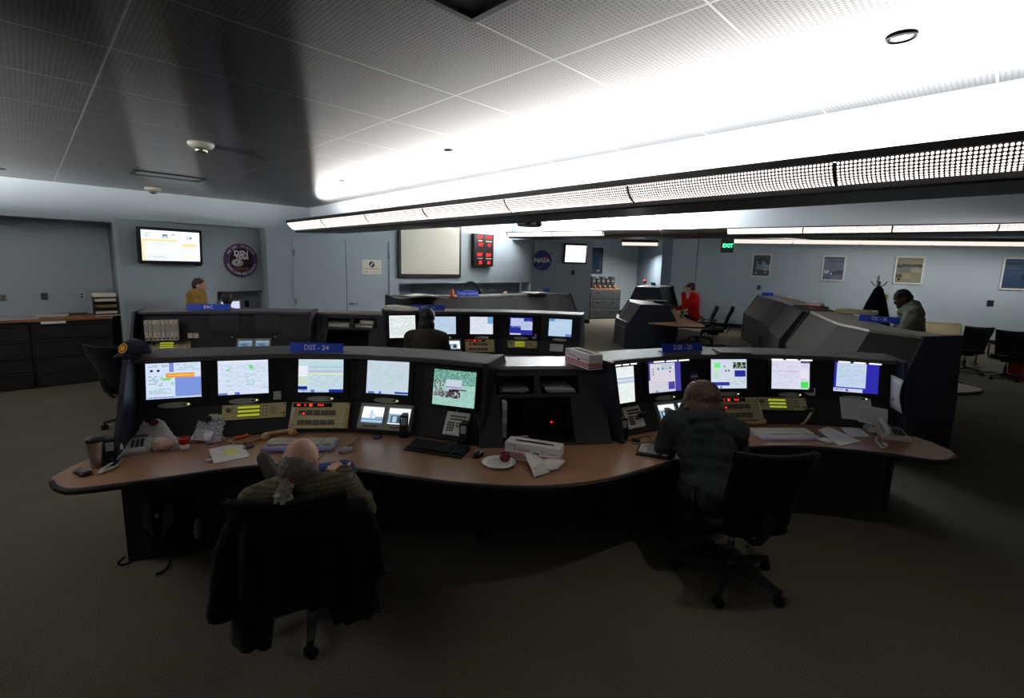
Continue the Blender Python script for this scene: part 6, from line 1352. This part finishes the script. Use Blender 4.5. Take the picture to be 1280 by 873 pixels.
tissue_box('long white tissue box on top of the shelf unit', (a+b_)/2+V((-sin(rz), cos(rz), 0))*.06+V((0, .03, 0)), rz, L=.36)
# plate with apple, napkins
t = thing('plate', 'white round paper plate holding a red fruit', 'plate', dk(623.5, 580)); MB((232, 230, 226)).lathe([(.06, .001), (.075, .002), (.112, .014), (.113, .016), (.074, .006), (.001, .005)], 40).build('dish', 'paper', t)
MB((210, 208, 204)).lathe([(.074, .0062), (.078, .0066), (.078, .0072), (.074, .007)], 40).build('rim_line', 'paper', t)
t = thing('apple', 'dark red fruit on the white plate', 'fruit', dk(631, 578)+V((0, 0, .006))); MB((130, 24, 26)).lathe([(.004, .004), (.02, .0), (.034, .014), (.037, .035), (.03, .055), (.015, .062), (.003, .054)], 24).build('flesh', 'gloss', t); b = MB((70, 50, 30)); b.tube([(0, 0, .053), (.004, 0, .072)], .002); b.build('stem', 'satin', t)
def napkin(label, corners, hump, col=(232, 228, 222), seed=1):
    P = [px(x, y, ZD_+z) for x, y, z in corners]; c = sum(P, V((0, 0, 0)))/4; t = thing('napkin', label, 'napkin', c, 0); rr = random.Random(seed); g = []
    for i in range(8):
        row = []
        for j in range(6):
            u, v = j/5, i/7; p = (P[0]*(1-u)+P[1]*u)*(1-v)+(P[3]*(1-u)+P[2]*u)*v-c; row.append(p+V((0, 0, hump*sin(pi*v)*sin(pi*u)+rr.uniform(0, .006)+.004)))
        g.append(row)
    MB(col).sheet(g, .003).build('tissue', 'paper', t); b = MB((214, 210, 204)); b.tube([g[2][k]+V((0, 0, .003)) for k in range(6)], .0012, n=5); b.build('fold', 'paper', t); return t
napkin('folded white napkin strip in front of the lower tissue box', [(668, 598, 0), (687, 592, 0), (672, 564, .05), (655, 568, .05)], .02)
napkin('crumpled white napkin with a raised corner right of the folded one', [(678, 591, 0), (697, 588, 0.01), (707, 577, .05), (672, 574, .02)], .025, seed=4)
# things in the shelf units
x_, n0, a_, L_ = SU[1], SU[2], SU[5], SU[6]
def su(S_, u, d, z): return S_[5]+S_[1]*(u*S_[6])+S_[2]*d+V((0, 0, z))
rzs = atan2(x_.y, x_.x)
ZS = lambda S_, v: S_[5].z*0+.735+v*(1.25-.735)
papers(su(SU, .29, .37, 1.08), rzs, .2, .24, 4, 'stack of paper in the left slot of the front shelf unit', [(188, 188, 190), (170, 170, 174)], thick=.006)
papers(su(SU, .65, .36, 1.08), rzs, .22, .26, 5, 'stack of paper in the right slot of the front shelf unit', [(200, 200, 200), (180, 180, 184)], thick=.006)
t = thing('paper_stack', 'upright white stack at the left inside the dark opening of the shelf unit', 'papers', su(SU, .195, .14, .76), rzs)
for k in range(5): MB([(206, 206, 204), (176, 176, 176)][k % 2]).box((0, .05, .03+.055*k), (.035, .12, .052)).build('bundle', 'paper', t)
one(MB((190, 190, 188)).box((0, 0, .004), (.09, .03, .008)), 'marker', 'satin', 'small white marker lying inside the dark opening', 'marker', su(SU, .33, .12, .765), rzs+.2)
t = thing('computer', 'dark computer with a red light inside the shelf unit opening', 'computer', su(SU, .52, .40, .76), rzs); MB((9, 9, 10)).box((0, 0, .12), (.3, .2, .24)).build('case', 'satin', t); MB((255, 30, 50)).ball((.08, -.105, .06), .008, n=8, m=6).build('power_light', 'led', t)
# second row shelf unit binders
rz2 = atan2(SU2[1].y, SU2[1].x)
def binder(label, at, rz, w, d, h, col=(216, 212, 200), group=None, up=False):
    t = thing('binder', label, 'binder', at, rz, group); b = MB(col)
    if up: b.box((0, 0, h/2), (w, d, h), ch=.004); b.build('cover', 'satin', t); s = MB((176, 172, 160)); s.box((0, -d/2-.001, h*.62), (w*.7, .003, h*.4)); s.lathe([(.012, 0), (.012, .004), (.008, .005)], 12, (70, 70, 70), T(0, -d/2, h*.12) @ RX(pi/2)); s.build('spine_label', 'paper', t)
    else:
        b.box((0, 0, .004), (w, d, .006)); b.box((0, 0, h-.003), (w, d, .006), M=RY(.05)); b.box((-w/2, 0, h/2), (.006, d, h)); b.build('cover', 'satin', t); MB((235, 232, 224)).box((.005, 0, h/2), (w*.94, d*.95, h*.6)).build('pages', 'paper', t)
    return t
binder('white binder lying in the left slot of the second row shelf unit', su(SU2, .28, .42, 1.09), rz2+.1, .30, .28, .07)
binder('white binder lying in the right slot of the second row shelf unit', su(SU2, .62, .42, 1.09), rz2-.1, .28, .26, .05, (190, 186, 170))
binder('second white binder leaning in the right slot of the second row shelf unit', su(SU2, .68, .44, 1.145), rz2-.25, .22, .26, .05, (206, 200, 184))
# white items row: binders in the EAC console
p0, p1 = px(185, 427, .98), px(235, 427, .98); fk = CEA.fr(0, 'mon', .5)
for k in range(8):
    u = .16+.083*k; q = CEA.b[0].lerp(CEA.b[1], u)+CEA.n[0]*.02 if False else CEA.b[0].lerp(CEA.b[1], u+.04); x_ = CEA.dirs[0]; nn = V((-x_.y, x_.x, 0)); q = q+nn*.055; q.z = .955
    binder('white upright binder in the row of binders in the EAC console', q, atan2(x_.y, x_.x), .041+.0*(k % 2), .09, .27, [(212, 206, 190), (200, 194, 180), (222, 216, 202), (206, 200, 186)][k % 4], 'binders in the EAC console', up=True)
mb_ = MB((30, 30, 32)); x_ = CEA.dirs[0]; nn = V((-x_.y, x_.x, 0)); q = CEA.b[0].lerp(CEA.b[1], .55)+nn*.06; q.z = .94
mb_.box((0, 0, .007), (.5, .13, .014)); mb_.box((-.245, 0, .05), (.01, .13, .09)); one(mb_, 'book_ledge', 'satin', 'dark ledge carrying the white binders in the EAC console', 'shelf', q, atan2(x_.y, x_.x))
for k, (u, lb) in enumerate(((.02, 'left of two small white boxes beside the EAC binders'), (.14, 'right of two small white boxes beside the EAC binders'))):
    fm = CEA.fr(1, 'mon', u, .03); t = thing('note_box', lb, 'box', fm); MB((206, 200, 186)).box((0, .03, .014), (.055, .07, .028)).build('body', 'paper', t); MB((150, 146, 134)).box((0, .06, .029), (.04, .008, .002)).build('line', 'paper', t)
# ledger on top of second row next to DSS - 14, folder, cap
t = binder('white binder slanting over the left top corner of the DSS - 14 console', px(501, 388, 1.385)+V((0, .05, 0)), -.35, .42, .26, .05)
zt_ = 1.343; P = [px(x, y, zt_) for x, y in ((900, 441.5), (940, 442), (926, 437), (890, 436.5))]; c = sum(P, V((0, 0, 0)))/4
t = thing('folder', 'olive green folder on top of the DSS - 25 console, right of its sign', 'folder', c); Q = [p-c for p in P]; b = MB((104, 104, 82)); b.sheet([[Q[0], Q[1]], [Q[3], Q[2]]], .012, smooth=False); b.build('cover', 'satin', t); b = MB((200, 196, 180)); b.sheet([[Q[0]+V((0, .004, -.004)), Q[1]+V((0, .004, -.004))], [Q[3], Q[2]]], .004, smooth=False); b.build('pages', 'paper', t)
cp_ = px(160, 446, 1.345); t = thing('baseball_cap', 'dark baseball cap with round yellow emblem on the left end of the console', 'cap', cp_+V((0, .07, 0)), -.2)
b = MB((46, 42, 58)); rows = []
for i in range(9):
    a = pi/2*i/8; rows.append([(.1*cos(a)*cos(q), .095*cos(a)*sin(q), .012+.105*sin(a)) for q in [2*pi*k/24 for k in range(24)]])
b.loft(rows, smooth=True); b.build('crown', 'cloth', t)
b = MB((40, 36, 50)); g = []
for i in range(6):
    v = i/5; g.append([((.1-.02*v)*sin(q), -(.075*cos(q)+.085*v*cos(q)**1.0*.95), .014-.02*v*v+.012*cos(q*2)) for q in [-1.35+2.7*k/10 for k in range(11)]])
b.sheet(g, .006); b.build('brim', 'cloth', t)
e = MB(); M_ = T(0, -.088, .062) @ RX(pi/2-.35); disc(e, .036, 0, (226, 178, 40), M and 28); disc(e, .029, .001, (150, 34, 30), 24); disc(e, .02, .002, (206, 160, 60), 20); 
for v in range(len(e.v)): e.v[v] = M_ @ e.v[v]
e.build('emblem', 'paper', t)
# papers on the right worktop
sheet_at('white sheets beside the white mouse', [(1022, 538), (1049, 558), (1075, 552), (1035, 534)], (230, 230, 226), n=2)
sheet_at('smaller white sheet behind the white sheets on the right worktop', [(1051, 535), (1062, 547), (1087, 546), (1073, 533)], (230, 230, 226))
sheet_at('white sheets with text leaning on the dark face at the right', [(1070, 527), (1090, 540), (1117, 536), (1104, 518)], (206, 202, 204), tl, z=.80) if False else None
fm = C25.fr(4, 'inst', .56, .04, .02); t = thing('paper_sheet', 'white printed sheets leaning on the dark sloping face near the right telephone', 'paper', fm); b = MB((206, 202, 204)); b.box((-.05, .12, .004), (.24, .2, .003)); b.box((.06, .08, .008), (.22, .16, .003), (216, 212, 212), RZ(-.12)); b.build('sheets', 'paper', t); b = MB((170, 168, 172)); [b.box((.03, .03+.014*i, .0105), (.12+.02*(i % 3), .003, .001), None, RZ(-.12)) for i in range(8)]; b.build('print', 'paper', t)
t = thing('plastic_wrap', 'crumpled clear plastic wrap left of the right telephone', 'wrap', dk(1091, 541)); fuse([ell((0, 0, .05), (.07, .05, .05)), ell((.05, .04, .06), (.05, .05, .05))], 'film', 'plastic', t, .008, 2, .02, .03, lambda co: (225, 225, 215)); MB((200, 196, 180)).box((0, 0, .02), (.06, .04, .03)).build('contents', 'paper', t)
# sheet on the right wing
pA, pB, pC, pD = C25.b[-1], C25.n[-1], C25.dirs[-1], None
inw = -pC; nn = V((-pC.y, pC.x, 0)); o_ = V((C25.b[-1].x, C25.b[-1].y, 0))+inw*.006
t = thing('paper_sheet', 'white sheet stuck on the side panel of the DSS - 25 console', 'paper', frame(o_+nn*.0+V((0, 0, .93)), nn, V((0, 0, 1)), inw)); g = []
for i in range(7): g.append([(-.12+.22*j/4+.0+.06*i/6, .27*i/6, .012+.03*sin(pi*i/6)*(1-j/4)*.8) for j in range(5)])
MB((226, 226, 224)).sheet(g, .002).build('sheet', 'paper', t); b = MB((150, 150, 150)); b.box((.03, .08, .03), (.03, .03, .001)); b.build('print', 'paper', t)
# gooseneck microphone
fm = C25.fr(3, 'inst', .85, .09); o_ = fm.to_translation(); t = thing('gooseneck_microphone', 'beige gooseneck microphone with black head right of the yellow display panel', 'microphone', dk(1001, 531.5)); inv = dk(1001, 531.5)
b = MB((206, 192, 140)); b.tube(arc([V((0, 0, 0)), px(1006, 528, .80)-inv, px(1012, 520, .86)-inv, px(1016, 512, .91)-inv], 5), .009, n=8); b.build('neck', 'satin', t)
b = MB((26, 24, 22)); b.tube([px(1016, 512, .91)-inv, px(1012, 514, .905)-inv+V((-.03, -.01, .0))], [.016, .02], n=12); b.build('head', 'satin', t)
# sticky notes
for con, k, u, v, lb, s_ in ((C24, 1, .93, .03, 'square white note on the dark face, left console second monitor', .055), (C24, 1, .0, .03, '', 0), (C25, 3, .86, .03, 'white switch box beside the oval plate of the fourth right monitor', .06), (C14, 3, .86, .03, 'white note beside the dark blue monitor at DSS - 14', .06)):
    if not s_: continue
    fm = con.fr(k, 'mon', u, v, .016); t = thing('note', lb, 'note', fm); MB((206, 204, 200)).box((0, s_/2, 0), (s_, s_*1.15, .008)).build('face', 'paper', t); MB((176, 174, 172)).box((0, s_*.8, .0045), (s_*.6, .003, .001)).build('line', 'paper', t)
fm = C14.fr(4, 'inst', .42, .06, .01); t = thing('note', 'white sheet on the sloping face at the right end of DSS - 14', 'note', fm); MB((216, 214, 210)).box((0, .07, .0), (.2, .12, .004)).build('face', 'paper', t); MB((190, 190, 188)).box((0, .1, .0025), (.14, .006, .001)).build('line', 'paper', t)
fm = C25.fr(3, 'mon', .76, .055, .016); one(MB((206, 206, 206)).box((0, 0, 0), (.05, .016, .006), M=RZ(-.6)), 'tape_strip', 'paper', 'short slanted white tape strip beside the oval plate of the fourth right monitor', 'tape', fm)
fm = C25.fr(1, 'mon', .985, .19, .008); t = thing('emblem_sticker', 'small round blue sticker with white letters between two monitors of DSS - 25', 'sticker', fm); meatball(t, .05, .002, .6)
# things on the supervisor console and right consoles
zs = 1.385; c = px(527, 370.5, zs); t = thing('open_binder', 'open white binder on top of the supervisor console', 'binder', c, .6)
for sx in (-1, 1): MB((240, 236, 224)).box((sx*.27, 0, .03), (.5, .42, .03), M=RY(sx*.10)).build('page_block', 'paper', t)
MB((60, 60, 64)).box((0, 0, .008), (1.1, .45, .01)).build('cover', 'satin', t)
c = px(565.5, 371.5, zs); t = thing('traffic_cone', 'small orange cone on top of the supervisor console', 'cone', c); MB((226, 92, 30)).lathe([(.06, .015), (.05, .02), (.018, .165), (.012, .17)], 20).build('cone_body', 'satin', t); MB((200, 70, 30)).box((0, 0, .01), (.16, .16, .015)).build('base', 'satin', t)
c = px(668, 366.5, zs); papers(c, .8, .6, .4, 3, 'loose white papers on the supervisor console near the far wall', [(210, 208, 202), (226, 222, 214)], thick=.008)
c = px(587, 368, zs)+V((.0, .35, 0)); t = thing('headset', 'black headset ring standing behind the Complex Supervisor sign', 'headset', c, .5); b = MB((20, 20, 22)); b.tube([(.22*cos(a), 0, .0+.27*sin(a)) for a in [pi*i/12 for i in range(13)]], .02); b.build('headband', 'satin', t); b = MB((20, 20, 22)); [b.ball((sx*.22, 0, .05), (.05, .07, .07)) for sx in (-1, 1)]; b.build('ear_cups', 'satin', t)
c = px(1018, 385, 1.364); tissue = thing('tissue_box', 'red and white tissue box on the right console, a tissue sticking out', 'box', c, -1.1); MB((216, 212, 208)).box((0, 0, .05), (.3, .15, .1)).build('carton', 'paper', tissue); MB((186, 60, 54)).box((0, 0, .03), (.302, .152, .045)).build('red_band', 'paper', tissue)
fuse([ell((0, 0, .12), (.09, .04, .05)), ell((.04, 0, .13), (.05, .03, .05))], 'tissue', 'paper', tissue, .01, 2, .02, .05, lambda co: (230, 228, 226))
c = px(1062, 393, 1.412)+V((.25, .2, 0)); t = thing('paper_tray', 'beige tray with grey papers on the right console', 'tray', c, -.75); MB((196, 186, 160)).box((0, 0, .03), (.55, .4, .06)).build('tray', 'paper', t); MB((120, 124, 118)).box((.02, 0, .062), (.38, .26, .006)).build('papers', 'paper', t)
c = px(975, 371.5, 1.385); papers(c, -1.0, .55, .22, 2, 'white papers on the far right console beside a blue sign', [(214, 210, 206)], thick=.01)
c = px(821, 376, 1.163); papers(c, 1.5, .3, .55, 2, 'white sheet on top of the narrow dark console', [(226, 222, 216)], thick=.008)
c = px(806, 354.5, 1.512); t = thing('small_cup', 'tiny red cup on the console behind the narrow one', 'cup', c); MB((150, 40, 36)).lathe([(.05, 0), (.065, .14), (.06, .14), (.045, .02)], 16).build('cup_body', 'satin', t); MB((90, 30, 26)).lathe([(.05, .1), (.001, .101)], 14).build('contents', 'satin', t)
c = V((4.75, 13.6, .737)); t = thing('potted_plant', 'small green potted plant on the worktop before the man in red', 'plant', c); MB((120, 110, 90)).lathe([(.05, 0), (.07, .1), (.06, .1), (.045, .02)], 16).build('pot', 'satin', t)
b = MB((86, 120, 50))
for k in range(14):
    a = k*2.4; g = [[(V((cos(a), sin(a), 0))*(.02+.1*v)+V((-sin(a), cos(a), 0))*w*.018*(1-v)+V((0, 0, .1+.26*v-.1*v*v))) for w in (-1, 0, 1)] for v in (0, .4, .8, 1)]; b.sheet(g, .003)
b.build('leaves', 'satin', t)
# backpack under the worktop
c = px(195, 703, 0)+V((.05, .12, 0)); t = thing('backpack', 'black backpack standing on the carpet under the left worktop', 'backpack', c, .1)
fuse([ell((0, 0, .24), (.19, .12, .24)), ell((0, -.08, .17), (.15, .07, .15)), ell((0, 0, .1), (.21, .14, .1))], 'bag_body', 'cloth', t, .012, 3, .012, .1, lambda co: (16, 16, 18))
b = MB((46, 47, 52))
for sx in (-1, 1): b.sheet([[(sx*.035, -.145, .43), (sx*.085, -.125, .44)], [(sx*.035, -.165, .3), (sx*.10, -.15, .32)], [(sx*.02, -.168, .22), (sx*.05, -.165, .24)]], .012, smooth=False)
b.build('front_panels', 'satin', t); MB((110, 112, 116)).ball((0, -.16, .36), (.018, .01, .018)).build('badge', 'satin', t)
b = MB((22, 22, 24)); b.tube(arc([(-.14, -.1, .05), (-.22, -.16, .02), (-.26, -.17, .035), (-.25, -.12, .05)], 4), .008, n=6); b.build('strap', 'cloth', t); b = MB((22, 22, 24)); b.tube(arc([(.05, -.14, .03), (.06, -.22, .012), (.03, -.27, .012)], 4), .008, n=6); b.build('strap', 'cloth', t)
MB((120, 122, 126)).ball((.19, -.05, .2), (.02, .05, .08)).build('mesh_pocket', 'satin', t)
# loose cables by the DSS-25 speakers
t = thing('cable', 'thin black cables lying between the two speakers of DSS - 25', 'cable', dk(810, 550)); o_ = dk(810, 550); b = MB((24, 24, 26))
for q in (((784, 552), (796, 549), (808, 546), (824, 546), (832, 540)), ((790, 556), (800, 555), (812, 553), (818, 556)), ((808, 546), (815, 551), (819, 556))): b.tube(arc([dk(*p)-o_+V((0, 0, .004)) for p in q], 4), .0028, n=6)
b.build('wires', 'satin', t); MB((18, 18, 20)).box((dk(795, 552)-o_+V((0, 0, .01)))[:3], (.06, .035, .02), ch=.004).build('plug_block', 'satin', t)
